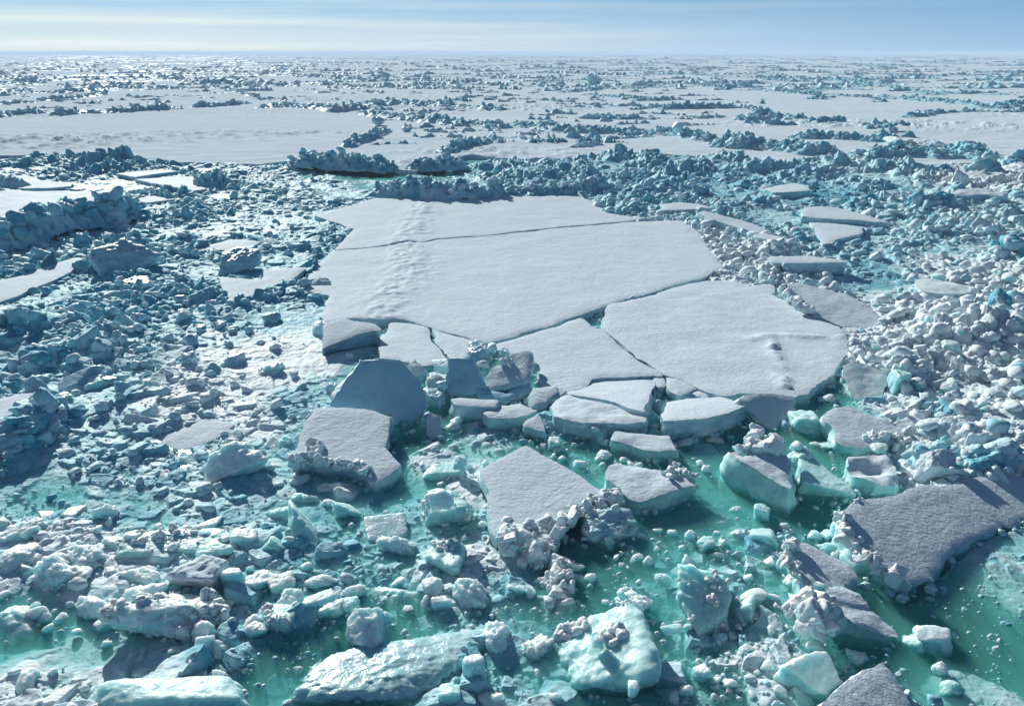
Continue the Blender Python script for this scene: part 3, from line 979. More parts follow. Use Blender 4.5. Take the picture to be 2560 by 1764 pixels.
    S['p13'] = slab('ice_floe', R4((912, 915), (930, 850), (1000, 850), (1075, 830), (1200, 832), (1260, 905), (1300, 1010), (1290, 1055), (1130, 1060), (1010, 1020), (950, 1000)), 0.55, 1.2,
                    'white snow block with scooped hollows, left of the heaped rubble behind the grey shadowed floe', res=0.11, rough=0.08, tilt=(0.0, 0.08), seed=35, side=ICE_WHITE,
                    bumps=lambda x, y, de: 0.22 * fbm(x * 1.1, y * 1.1, None, 2, 91))
    S['p14'] = slab('ice_floe', R4((855, 1240), (985, 1172), (1200, 1130), (1430, 1062), (1700, 1035), (1850, 1000), (2030, 985), (2300, 990), (2600, 1020), (2600, 1300), (2204, 1310), (2050, 1330), (1900, 1400), (1700, 1500),
                                       (1640, 1596), (1560, 1740), (1400, 1790), (1300, 1740), (1180, 1590), (1060, 1540), (960, 1400), (880, 1300)), 0.62, 1.3,
                    'big grey shadowed floe at the right edge with a bright crumbled left rim', res=0.17, rough=0.10, tilt=(-0.20, 0.20), und=0.03, side=ICE_WHITE, seed=36, side_amp=0.15)
    rim(S['p14'][0], S['p14'][1], R4((880, 1250), (900, 1300), (920, 1380), (960, 1450), (1040, 1530), (1100, 1600), (1180, 1660), (1260, 1720)), 0.46, 16, per=6, spread=0.13, mat=ICE_WHITE, level=4)
    rim(S['p14'][0], S['p14'][1], R4((985, 1175), (1030, 1150), (1060, 1140)), 0.40, 17, name='snow_crest', per=1.2, spread=0.06, mat=ICE_WHITE, level=4)
    S['p15'] = slab('ice_floe', R7((205, 345), (250, 306), (330, 322), (405, 342), (560, 420), (700, 492), (765, 610), (660, 622), (560, 640), (440, 650), (350, 652), (300, 520)), 0.75, 1.2,
                    'wedge shaped grey slab with white broken left end, left of the crumbled rim', res=0.10, rough=0.06, tilt=(-0.22, 0.1), und=0.05, side=ICE_WHITE, seed=37)
    rim(S['p15'][0], S['p15'][1], R7((240, 330), (200, 440), (230, 520), (290, 600)), 0.40, 19, per=6, spread=0.1, mat=ICE_WHITE, level=4)
    S['p16'] = slab('ice_floe', R7((500, 670), (650, 645), (780, 720), (850, 840), (950, 920), (1055, 1000), (1085, 1060), (1000, 1060), (800, 990), (640, 925), (600, 810), (520, 740)), 0.45, 1.0,
                    'low ribbed slab with a snowy lump on its left end, below the wedge slab', res=0.10, rough=0.06, tilt=(-0.25, 0.12), seed=38, side=ICE_TEAL,
                    bumps=lambda x, y, de: 0.06 * fbm(x * 0.6, y * 2.6, None, 3, 93))
    rim(S['p16'][0], S['p16'][1], R7((280, 800), (360, 760), (480, 800), (560, 900), (440, 960), (330, 930), (420, 850)), 0.75, 21, name='snowy_lump', per=6, spread=0.12, mat=ICE_WHITE, level=4, lift=-0.05)
    S['p18'] = slab('ice_floe', R7((690, 1370), (800, 1300), (960, 1240), (1010, 1290), (1050, 1340), (1120, 1470), (1180, 1640), (900, 1760), (420, 1760), (490, 1600)), 0.9, 1.2,
                    'dark shaded slab with a bright rounded ridge at the bottom right edge of the picture', res=0.10, rough=0.05, tilt=(-0.42, 0.12), und=0.05, seed=39, side=ICE_WHITE)
    # left raft of tilted slabs
    S['l2'] = slab('ice_floe', R2((300, 870), (350, 760), (425, 672), (600, 668), (780, 682), (900, 705), (1020, 738), (990, 860), (958, 972), (1030, 1050), (1088, 1110), (1000, 1190), (900, 1250), (840, 1232), (815, 1165), (640, 1110), (480, 1080), (250, 1052)), 0.85, 1.2,
                    'bright square slab leaning on the dark upright slab, snow lumps along its near edge', res=0.13, rough=0.06, tilt=(-0.03, 0.12), und=0.03, seed=41, side=ICE)
    rim(S['l2'][0], S['l2'][1], R2((250, 1050), (330, 1080), (430, 1040), (420, 960), (460, 1080), (560, 1100), (640, 1110), (720, 1110), (800, 1140), (830, 1190)), 0.50, 23, per=5, spread=0.13, mat=ICE_WHITE, level=4)
    rim(S['l2'][0], S['l2'][1], R2((430, 1180), (560, 1210), (700, 1260), (820, 1310), (900, 1340)), 0.8, 24, name='snowy_foot', per=3, spread=0.15, lift=-0.75, mat=ICE_WHITE, level=4)
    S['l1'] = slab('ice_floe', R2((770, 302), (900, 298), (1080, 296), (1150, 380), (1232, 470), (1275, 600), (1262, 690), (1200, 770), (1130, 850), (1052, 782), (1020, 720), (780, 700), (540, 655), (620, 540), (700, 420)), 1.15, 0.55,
                    'dark blue upright slab in shade, tallest raised slab before the largest floe', res=0.13, rough=0.05, tilt=(-0.05, 0.95), und=0.03, seed=42, top=BARE_SHADE, side=ICE_WHITE)
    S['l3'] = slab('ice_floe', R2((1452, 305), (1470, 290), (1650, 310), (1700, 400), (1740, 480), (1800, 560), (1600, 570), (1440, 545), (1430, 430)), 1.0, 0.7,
                    'dark blue steep block in shade, under the bright blue ice lumps', res=0.12, rough=0.06, tilt=(0.0, 0.85), und=0.05, seed=43, top=BARE_SHADE, side=ICE)
    S['l4'] = slab('ice_floe', R2((1738, 425), (1820, 340), (1900, 268), (2000, 240), (2092, 240), (2100, 310), (2082, 450), (1980, 490), (1840, 520), (1780, 540)), 1.15, 0.7,
                    'rough pitted snow slab tilted up against the middle floe, throwing finger shadows', res=0.12, rough=0.06, tilt=(0.10, 0.40), und=0.09, seed=44, side=ICE)
    rim(S['l4'][0], S['l4'][1], R2((1850, 330), (1900, 300), (1940, 310)), 0.35, 26, per=4, spread=0.08, mat=SNOW)
    S['l5'] = slab('ice_floe', R2((1472, 602), (1550, 592), (1700, 606), (1838, 612), (1810, 660), (1640, 655), (1500, 640)), 0.85, 1.3,
                    'square teal faced block below the dark steep block, snow only on its narrow top', res=0.12, rough=0.05, tilt=(0, 0.05), seed=45, side=ICE)
    S['l6'] = slab('ice_floe', R2((1725, 720), (1850, 660), (2010, 640), (2100, 690), (2140, 700), (2040, 735), (1900, 745), (1760, 750)), 0.6, 1.1,
                    'low broken snow block floating between the square teal block and the long rumpled block', res=0.12, rough=0.07, und=0.08, seed=46, side=ICE_WHITE)
    S['l7'] = slab('ice_floe', R2((1280, 770), (1310, 700), (1390, 730), (1420, 850), (1400, 900), (1320, 925), (1290, 860)), 0.3, 0.8,
                    'small grey shaded block right of the dark open pool', res=0.12, rough=0.05, tilt=(0, 0.5), seed=47)
    S['l8'] = slab('ice_floe', R2((1130, 340), (1190, 295), (1285, 370), (1260, 420), (1200, 440), (1150, 400)), 1.0, 0.9,
                    'little pale blue cube standing on edge just right of the upright slab', res=0.10, rough=0.05, tilt=(0.2, 0.6), seed=48, top=ICE_WHITE)
    S['l9'] = slab('ice_floe', R2((2040, 790), (2140, 720), (2160, 740), (2200, 850), (2120, 840), (2060, 820)), 0.6, 0.8,
                    'small white pointed block at the left foot of the long rumpled block', res=0.10, rough=0.06, seed=49, side=ICE_WHITE, tilt=(0.1, 0.2))
    S['j1'] = slab('ice_floe', R2((1560, 300), (1600, 230), (1700, 200), (1770, 250), (1690, 300), (1620, 320)), 1.15, 0.9, 'blue ice block at the back of the jumble, under the little knob', res=0.10, rough=0.05, tilt=(0.1, 0.45), seed=401, top=BARE_SHADE, side=ICE_BLUE)
    S['j2'] = slab('ice_floe', R2((1290, 450), (1340, 420), (1400, 430), (1420, 520), (1380, 600), (1300, 590)), 0.75, 0.8, 'pale blue block standing between the upright slab and the dark steep block', res=0.10, rough=0.05, tilt=(-0.1, 0.5), seed=402, top=ICE_WHITE, side=ICE_BLUE)
    S['j3'] = slab('ice_floe', R2((1660, 500), (1760, 540), (1900, 560), (2060, 480), (2090, 520), (1900, 620), (1700, 610)), 0.45, 0.8, 'shaded blue shelf in front of the pitted snow slab', res=0.11, rough=0.06, tilt=(0.0, 0.3), seed=403, top=BARE_SHADE, side=ICE_BLUE)
    S['j4'] = slab('ice_floe', R2((2070, 580), (2110, 520), (2290, 500), (2300, 540), (2210, 620), (2100, 660)), 0.75, 1.1, 'small snow topped block between the pitted slab and the long rumpled block', res=0.10, rough=0.06, tilt=(0.0, 0.1), seed=404)
    S['j5'] = slab('ice_floe', R2((540, 580), (600, 500), (680, 440), (700, 480), (620, 600), (560, 640)), 0.7, 0.9, 'pale teal wedge pressed against the left edge of the upright slab', res=0.10, rough=0.06, tilt=(0.3, 0.4), seed=405, top=ICE_WHITE, side=ICE_TEAL)
    # floes in the left rubble
    S['w1'] = slab('ice_floe', RL((-320, 190), (0, 200), (400, 205), (840, 208), (790, 270), (785, 300), (500, 335), (250, 385), (0, 440), (-320, 500)), 0.7, 1.4,
                   'broad flat snow floe at the left edge behind the dark left hand pile', res=0.5, rough=0.15, seed=51, und=0.06)
    S['w2'] = slab('ice_floe', RL((770, 88), (950, 70), (1130, 60), (1175, 72), (1030, 92), (900, 112)), 0.75, 1.1, 'thin flat dark edged plate, upper of two plates below the wide snow plain', res=0.4, rough=0.1, seed=52)
    S['w3'] = slab('ice_floe', RL((900, 125), (1100, 112), (1285, 105), (1310, 150), (1375, 190), (1280, 203), (1180, 185), (1060, 160)), 0.7, 1.1, 'flat snow plate beside a dark lump, lower of two plates below the wide snow plain', res=0.4, rough=0.1, seed=53)
    S['w4'] = slab('ice_floe', RL((860, 285), (930, 250), (1030, 232), (1110, 245), (1160, 258), (1000, 280)), 0.5, 0.9, 'small shiny plate glinting in the sun at the tip of the broad left floe', res=0.3, rough=0.08, seed=54)
    S['w5'] = slab('ice_floe', RL((1270, 602), (1400, 560), (1530, 522), (1640, 525), (1740, 540), (1680, 575), (1600, 592), (1450, 600)), 0.62, 0.9, 'flat snow plate amid left rubble with a dark front edge, left of the largest floe', res=0.3, rough=0.09, seed=55)
    S['w6'] = slab('ice_floe', RL((1470, 775), (1600, 780), (1740, 790), (1750, 735), (1880, 715), (2030, 708), (1980, 760), (1900, 815), (1760, 865), (1640, 915), (1530, 945), (1480, 860)), 0.62, 0.9,
                   'snow plate with a ragged blue shadow, nearest the left side of the largest floe', res=0.26, rough=0.08, seed=56, tilt=(0.02, 0.03))
    S['w7'] = slab('ice_floe', RL((-200, 1000), (0, 940), (250, 840), (470, 740), (580, 660), (520, 640), (350, 690), (150, 760), (-200, 850)), 0.55, 1.0, 'long sunlit snow strip in front of the dark left hand pile', res=0.35, rough=0.1, seed=57, tilt=(0.0, 0.02))
    S['w8'] = slab('ice_floe', RB((-60, 290), (0, 275), (120, 240), (240, 140), (200, 130), (100, 150), (-60, 190)), 0.5, 0.8, 'small sunlit snow patch at the left edge above the lowest left hand pile', res=0.25, rough=0.1, seed=58)
    S['w9'] = slab('ice_floe', T(0, 380, 5.32, [(-200, 290), (100, 300), (500, 330), (560, 380), (960, 400), (950, 450), (640, 475), (250, 480), (-200, 500)]), 0.6, 1.0, 'flat snow floe at the far left carrying two dark slabs', res=0.5, rough=0.12, seed=59)
    S['w10'] = slab('ice_floe', RB((720, 350), (860, 300), (960, 260), (1080, 290), (1000, 350), (900, 400), (800, 410)), 0.16, 0.5, 'thin cracked plates of grey ice lying flat in the left slush', res=0.2, rough=0.12, seed=60, und=0.05, tilt=(0.03, 0.06))
    # floes at the right
    S['r1'] = slab('ice_floe', RR((115, 345), (160, 335), (300, 372), (400, 395), (520, 435), (650, 490), (505, 500), (430, 470), (330, 430), (235, 395), (205, 400)), 1.0, 1.3, 'thick snow topped slab with a bright left end, behind a square deep blue block', res=0.2, rough=0.07, tilt=(-0.03, 0.05), seed=61)
    S['r2'] = slab('ice_floe', RR((492, 492), (560, 480), (640, 500), (728, 522), (725, 545), (600, 530), (500, 510)), 1.15, 1.6, 'square block with a deep blue front, at the near end of the thick slab', res=0.18, rough=0.06, seed=62)
    rim(S['r2'][0], S['r2'][1], RR((400, 600), (450, 560), (520, 560), (560, 600)), 1.0, 28, per=3, spread=0.2, lift=-0.5, mat=ICE_WHITE)
    S['r3'] = slab('ice_floe', RR((585, 650), (600, 635), (720, 636), (850, 630), (1000, 650), (1110, 668), (1100, 678), (900, 678), (700, 682), (590, 680)), 1.2, 1.6, 'long box shaped block with a tall blue front face, right of the largest floe', res=0.18, rough=0.06, seed=63, tilt=(0, 0.02))
    rim(S['r3'][0], S['r3'][1], RR((560, 720), (600, 690), (600, 760), (660, 770)), 0.8, 29, per=3, spread=0.2, lift=-0.4, mat=ICE_WHITE)
    S['r4'] = slab('ice_floe', RR((690, 820), (800, 818), (960, 850), (1120, 890), (1260, 970), (1392, 1085), (1300, 1120), (1240, 1132), (1100, 1110), (900, 1022), (830, 970), (750, 890)), 0.62, 1.1, 'grey tilted slab with bright white edge, against the big right floe\'s upper side', res=0.2, rough=0.08, tilt=(-0.14, 0.10), seed=64, und=0.06)
    rim(S['r4'][0], S['r4'][1], RR((690, 850), (760, 920), (830, 985), (880, 1020)), 0.55, 30, per=5, spread=0.15, mat=ICE_WHITE)
    S['r5'] = slab('ice_floe', RR((812, 372), (825, 312), (930, 305), (1040, 312), (1200, 355), (1400, 412), (1300, 412), (1200, 400), (1000, 388)), 0.9, 1.1, 'pointed flat snow slab, upper of two slabs amid the right rubble', res=0.25, rough=0.08, seed=65, tilt=(-0.02, 0.02))
    S['r6'] = slab('ice_floe', RR((862, 412), (1000, 418), (1130, 430), (1235, 442), (1190, 490), (1100, 510), (1010, 550), (955, 556), (915, 500), (920, 470), (880, 440)), 0.6, 1.0, 'snow slab with a broken scalloped near edge, lower of two slabs amid the right rubble', res=0.22, rough=0.12, seed=66)
    S['r7'] = slab('ice_floe', RR((-130, 290), (0, 280), (130, 290), (220, 315), (100, 325), (-100, 330)), 0.8, 1.0, 'low snow plate behind the far right corner of the largest floe', res=0.25, rough=0.1, seed=67)
    S['r8'] = slab('ice_floe', RR((1820, 210), (1860, 190), (2000, 195), (2180, 215), (2150, 235), (1990, 225), (1840, 235)), 1.5, 2.0, 'boxy block with a deep blue front face in the far right rubble', res=0.25, rough=0.12, seed=68, side=ICE_BLUE, und=0.2)
    S['r9'] = slab('ice_floe', RR((560, 190), (640, 170), (760, 150), (850, 165), (870, 200), (760, 210), (620, 215)), 1.0, 1.5, 'dark teal block standing beside a small green pool in the far right rubble', res=0.25, rough=0.1, seed=69, side=ICE_TEAL, top=ICE_WHITE)
    S['r10'] = slab('ice_floe', RR((450, 850), (500, 830), (640, 812), (620, 880), (560, 880)), 0.5, 0.8, 'narrow snow wedge pinched between the big right floe and the grey tilted slab', res=0.16, rough=0.06, seed=70)
    S['r11'] = slab('ice_floe', RR((1560, 800), (1700, 790), (1960, 830), (1940, 870), (1750, 880), (1600, 870)), 0.55, 0.9, 'long pale blue block lying in the white rubble near the right edge', res=0.2, rough=0.1, seed=71, top=ICE_WHITE, und=0.12)
    return S


# ------------------------------------------------------------------ pressure ridges
def make_ridges(th_f, r_f):
    rd = [
        (RT((-120, 530), (0, 530), (100, 520), (190, 512)), 2.6, 2.6, 'dark heaped ridge at the left edge on the far rim of the wide snow plain'),
        (RT((240, 525), (380, 512), (500, 510), (640, 500), (830, 490)), 2.4, 2.3, 'long dark ridge along the far rim of the wide plain, beside the leftmost heap'),
        (RT((860, 488), (950, 484), (1040, 476), (1130, 470)), 2.0, 1.8, 'short dark ridge near the middle of the far rim of the wide snow plain'),
        (RT((1160, 492), (1290, 482), (1400, 488), (1520, 505), (1640, 490)), 3.2, 2.6, 'tall dark jagged ridge at the right end of the wide snow plain\'s far rim'),
        (RT((-60, 472), (60, 468), (140, 462)), 2.4, 1.8, 'small dark ridge at the left edge, second row behind the wide snow plain'),
        (RT((160, 455), (260, 448), (350, 442), (480, 425)), 2.4, 1.7, 'thin ridge slanting right in the second row behind the wide snow plain'),
        (RT((-60, 418), (80, 414), (200, 422), (330, 408), (560, 404)), 3.0, 2.3, 'long low dark ridge at the left in the third row behind the wide snow plain'),
        (RT((640, 408), (780, 402), (900, 400), (1010, 396)), 2.6, 2.0, 'low dark ridge at middle left in the third row behind the wide snow plain'),
        (RT((1050, 392), (1180, 380), (1260, 384), (1370, 380)), 3.0, 2.4, 'dark humped ridge ending the third row of ridges toward the middle'),
        (RT((-80, 386), (90, 378), (220, 366), (330, 358)), 3.4, 2.6, 'dark ridge at the left edge in the fourth row behind the wide snow plain'),
        (RT((340, 345), (480, 340), (640, 342), (700, 336)), 4.0, 2.6, 'dark flat topped ridge left of the middle, far out near the bright glare'),
        (RT((1010, 400), (1100, 420), (1160, 440)), 1.6, 1.4, 'tiny ridge slanting between the third row and the tall dark jagged ridge'),
        (RT((1430, 380), (1560, 362), (1700, 356), (1890, 348)), 4.0, 3.0, 'long dark jagged ridge in the middle, well behind the tall ridge of the snow plain'),
        (RT((1200, 330), (1340, 330), (1520, 330)), 4.0, 2.8, 'dark ridge in the middle just in front of the grey open lead'),
        (RT((1660, 490), (1780, 468), (1950, 478), (2120, 490), (2290, 500)), 3.0, 2.3, 'ridge of upright blue shards behind the cone shaped lump'),
        (RT((1680, 515), (1800, 535), (1950, 555), (2120, 565), (2316, 580)), 3.2, 2.4, 'double width ridge of blocks right behind the cone shaped lump'),
        (RT((1560, 665), (1640, 640), (1700, 612), (1760, 590)), 1.8, 1.5, 'short string of blocks climbing from the big dark rampart to the cone shaped lump'),
        (RT((1280, 745), (1380, 742), (1500, 748), (1640, 755), (1800, 762)), 3.4, 3.2, 'big dark rampart of ice at the near right corner of the wide snow plain'),
        (RT((1850, 755), (1930, 758), (2030, 755), (2110, 750)), 2.8, 3.2, 'tall two humped dark pile right of the big dark rampart'),
        (RT((1990, 690), (2080, 665), (2200, 640)), 2.2, 2.0, 'ridge climbing away to the right behind the two humped dark pile'),
        (RU((-20, 570), (80, 575), (230, 595), (400, 600), (600, 610)), 3.0, 2.3, 'ridge of dark blocks leading right toward the tumbled heap of teal blocks'),
        (RU((600, 600), (760, 610), (900, 640)), 3.4, 2.6, 'heap of tilted pale slabs at the left end of the tumbled teal blocks'),
        (RU((900, 650), (1030, 655), (1160, 670), (1300, 690), (1480, 705)), 4.0, 3.4, 'tumbled heap of big teal blocks on the strip of snow at right'),
        (RU((1240, 620), (1400, 622), (1560, 628), (1700, 645)), 2.8, 2.0, 'loose white blocks scattered behind the tumbled heap of big teal blocks'),
        (RU((600, 485), (740, 492), (900, 490), (1050, 488)), 2.8, 2.2, 'dark undercut ridge with pale blocks at its right end, right of the middle'),
        (RU((1040, 545), (1130, 525), (1240, 530), (1320, 540)), 2.6, 2.0, 'humped mound of blocks right of the dark undercut ridge'),
        (RU((1330, 552), (1420, 545), (1510, 548)), 2.0, 1.5, 'small pointed heap at the right end of the row with the humped mound'),
        (RU((340, 430), (470, 440), (600, 455), (740, 450)), 3.0, 2.0, 'ridge of blue blocks slanting behind the dark undercut ridge'),
        (RU((220, 420), (330, 412), (450, 395)), 3.0, 1.8, 'low string of blocks right of the middle in front of the pointed white block'),
        (RU((50, 372), (180, 370), (330, 362), (500, 370)), 3.4, 2.2, 'dark level ridge carrying the pointed white block, right of the middle'),
        (RU((520, 385), (660, 385), (820, 382), (1000, 398)), 3.4, 1.8, 'thin line of blocks to the right of the ridge with the pointed white block'),
        (RU((110, 310), (260, 318), (420, 315), (600, 322)), 5.0, 3.2, 'wide field of blue shards far out, right of the middle'),
        (RU((600, 325), (760, 335), (900, 345), (1030, 350)), 4.5, 3.0, 'far ridge of shards falling to the right from the wide field of shards'),
        (RU((1030, 350), (1150, 355), (1280, 370)), 4.0, 2.8, 'far white mound of blocks right of the falling ridge of shards'),
        (RU((1280, 390), (1400, 385), (1500, 395)), 3.6, 2.6, 'white capped heap far right below the purple tinged blocks'),
        (RU((1190, 405), (1330, 428), (1500, 435), (1640, 440)), 3.2, 1.6, 'low scattered blocks in front of the white capped heap far right'),
        (RU((1500, 360), (1620, 375), (1760, 400), (1900, 430)), 4.0, 2.0, 'long white rubble ridge falling to the right in the far right plain'),
        (RU((1650, 440), (1850, 455), (2050, 470), (2150, 490)), 3.4, 2.0, 'white rubble ridge that reaches the curved crack wall at right'),
        (RU((1780, 530), (1930, 512), (2060, 505), (2200, 508), (2400, 500)), 2.0, 1.4, 'thin dark curved wall crossing the smooth plain at the right edge'),
        (RU((2190, 490), (2280, 470), (2420, 465)), 3.0, 2.4, 'dark ridge at the right edge behind the thin curved wall'),
        (RU((1540, 715), (1700, 700), (1850, 700), (1960, 720)), 3.4, 2.2, 'dark jumble of blocks on the snow strip, right of the tumbled teal heap'),
        (RU((1960, 700), (2060, 680), (2160, 720)), 3.0, 2.4, 'smooth snow draped mound at the right with a dark hollow'),
        (RU((2230, 745), (2316, 735), (2420, 740)), 2.6, 2.2, 'snowy boulders at the right edge beyond the rubble'),
    ]
    for k, (ln, w, h, lab) in enumerate(rd):
        D = np.hypot(*np.array([G(u, v, .6)[:2] for u, v in ln]).mean(0))
        ridge(ln, w * (1.0 + D / 800), h, lab, 200 + k, 0.6, cell=min(1.9, 0.9 + D / 400), nblk=170, bs=min(1.15, 0.6 + D / 700), hs=1.08 if D < 330 else (0.8 if D < 450 else 0.5))
    near = [
        (RM((620, 120), (780, 130), (950, 145), (1120, 150), (1300, 140), (1480, 115)), 2.4, 2.7, 0.4, 'dark blue rampart of blocks on the far edge of the largest floe', 0.9, 170, 0.7),
        (RM((1640, 110), (1780, 118), (1930, 120), (2060, 100), (2180, 85)), 1.7, 1.7, 0.4, 'teal ridge of blocks at the far right edge of the largest floe', 0.8, 90, 0.6),
        (RL((-150, 600), (0, 560), (150, 525), (330, 475), (520, 445), (700, 405), (880, 355)), 2.9, 2.6, 0.5, 'great dark pile at the left edge throwing its shadow on the sunlit snow strip', 1.5, 150, 1.1),
        (RL((-200, 1190), (0, 1160), (150, 1130), (300, 1110), (470, 1090), (620, 1080)), 3.0, 1.5, 0.1, 'dark jumbled pile at the left edge below the sunlit snow strip', 1.4, 120, 0.95),
        (RL((150, 1440), (260, 1390), (420, 1310), (600, 1250), (760, 1200)), 1.5, 1.1, 0.1, 'slanting ridge with a straight shadow edge below the dark jumbled pile', 0.8, 110, 0.65),
        (RB((-120, 560), (0, 480), (120, 390), (230, 300), (330, 240)), 1.9, 1.1, 0.0, 'lowest left hand pile of pale blue ice, ending in a dark straight edge', 0.9, 150, 0.75),
        (RL((540, 760), (650, 720), (780, 660), (900, 600), (990, 580)), 1.8, 1.7, 0.1, 'pile with a smooth teal slab on its side, right of the sunlit snow strip', 1.2, 90, 0.8),
        (RL((640, 440), (740, 400), (830, 340)), 1.6, 2.0, 0.5, 'rounded dark end of ice at the tip of the broad left floe', 1.2, 40, 0.8),
        (RL((1290, 170), (1390, 175), (1480, 150)), 1.7, 1.9, 0.4, 'single dark lump beside the lower far left plate', 1.1, 40, 0.8),
        (RL((0, 160), (60, 165), (120, 178)), 1.8, 1.8, 0.6, 'dark leaning slab heap on the flat floe at the far left', 1.6, 16, 0.9),
        (RR((1150, 330), (1280, 290), (1420, 300)), 2.2, 1.6, 0.1, 'sharp white peaks of ice between the pointed slab and the deep blue block', 1.3, 60, 1.0),
        (RR((1480, 360), (1640, 350), (1800, 340)), 2.2, 1.8, 0.1, 'white lumps in front of the boxy deep blue block', 1.3, 70, 1.0),
        (RR((400, 90), (600, 60), (800, 50), (1000, 40), (1180, 50)), 1.6, 1.6, 0.1, 'dark blue bank of ice under the strip of snow, right of the middle', 0.9, 90, 0.8),
        (RR((1180, 60), (1400, 75), (1600, 90), (1850, 100)), 1.7, 1.7, 0.1, 'long smooth blue bank of ice below the strip of snow at right', 1.0, 70, 0.8),
        (RR((1880, 70), (2000, 75), (2130, 80)), 2.4, 2.2, 0.1, 'big rounded teal bank at the right above the rubble field', 1.6, 30, 1.1),
        (RR((2100, 1090), (2200, 1080), (2320, 1060)), 2.0, 1.6, 0.0, 'white lumpy heap at the right edge amid the rubble', 1.4, 50, 0.9),
        (RR((2120, 720), (2210, 690), (2330, 660)), 2.4, 1.8, 0.0, 'bright white hill of rubble at the right edge, middle height', 1.5, 60, 1.0),
        (R4((1420, 960), (1560, 900), (1700, 880), (1790, 930)), 1.0, 1.3, 0.0, 'heap of broken white blocks with one brown shaded slab, behind the grey shadowed floe', 0.7, 70, 0.6),
        (R4((1770, 990), (1900, 930), (2060, 900), (2180, 880)), 1.0, 1.0, 0.3, 'bright snow bank along the far edge of the grey shadowed floe', 0.8, 60, 0.5),
        (R4((1400, 500), (1560, 540), (1700, 620), (1820, 640)), 1.4, 0.9, 0.0, 'flattish pale heap right of the grey topped floe', 1.0, 60, 0.6),
    ]
    for k, (ln, w, h, z0, lab, cell, nb, bs) in enumerate(near):
        cell = cell * (1.5 if w > 1.8 else 1.2)
        ridge(ln, w, h, lab, 300 + k, z0, cell=cell, nblk=nb * 1.3, bs=bs, hs=1.25 if k in (3, 4, 5) else (1.45 if k == 0 else (1.7 if w > 1.8 else 1.5)), mound=0.5)
    # one far-off belt of ridges that reads as a single mass up to the horizon
    rnd = np.random.RandomState(5)
    P = Pile()
    smooth = [np.array([G(u, v, .6)[:2] for u, v in pl]) for pl in
              ([(-300, 310), (0, 298), (900, 278), (950, 345), (700, 410), (-300, 400)], [(2250, 300), (2560, 282), (2800, 282), (2800, 390), (2300, 385)], [(1050, 400), (1160, 350), (1400, 372), (1640, 378), (1400, 392)])]
    for k in range(2500):
        close = k >= 1700
        D = 165 * math.exp(rnd.rand() * 1.1) if close else 420 * math.exp(rnd.rand() * 2.7)
        th = rnd.uniform(-0.72, 0.72)
        if any(inside(np.array([D * math.sin(th)]), np.array([D * math.cos(th)]), sp)[0] for sp in smooth):
            continue
        L = rnd.uniform(8, 40) * (0.6 + D / 900); hh = rnd.uniform(0.3, 1.0) ** 1.6 * 1.5; ww = rnd.uniform(2.0, 4.5) * (0.8 + D / 2500)
        if close:
            if fbm(np.array([D * math.sin(th) * 0.02]), np.array([D * math.cos(th) * 0.02]), None, 2, 12)[0] < -0.05:
                continue
            L, hh, ww = rnd.uniform(2, 14), rnd.uniform(0.25, 0.75), rnd.uniform(0.7, 1.8)
            rf = np.interp(th, th_f, r_f)
            if D < rf + 3:
                continue
        n = int(np.clip(L / (D * 0.0022), 8, 70))
        s = np.linspace(-0.5, 0.5, n)
        ang = rnd.normal(0, 0.35)
        ca, sa = math.cos(ang), math.sin(ang)
        cy0 = D * math.cos(th); cx0 = D * math.sin(th)
        wob = fbm(s * 3 + k, s * 0, None, 2, 3) * L * 0.06
        top = hh * np.abs(fbm(s * L * 0.35 + k * 7, s * 0 + k, None, 3, 9, .7)) * 1.5 * np.clip((0.5 - np.abs(s)) * 8, 0, 1) + 0.05
        q = np.array([-1.0, -0.35, 0.15, 1.0])
        pr = np.array([0.0, 0.85, 1.0, 0.0])
        jit = 1 + 0.35 * rnd.normal(0, 1, (n, 4))
        X = cx0 + ca * (s * L)[:, None] - sa * (q[None] * ww * jit + wob[:, None])
        Y = cy0 + sa * (s * L)[:, None] + ca * (q[None] * ww * jit + wob[:, None])
        Z = 0.3 + pr[None] * (top[:, None] + 0.3) * (1 + 0.3 * rnd.normal(0, 1, (n, 4)))
        qd = grid_quads(n, 4)[:, ::-1]
        P.add(np.stack([X, Y, Z], 2).reshape(-1, 3), np.concatenate([qd[:, [0, 1, 2]], qd[:, [0, 2, 3]]]), rnd.rand() * 0.6)
    o = add_obj('far_ridges', P.mesh('far_ridges', smooth=False), RUBBLE)
    tag(o, kind='stuff')


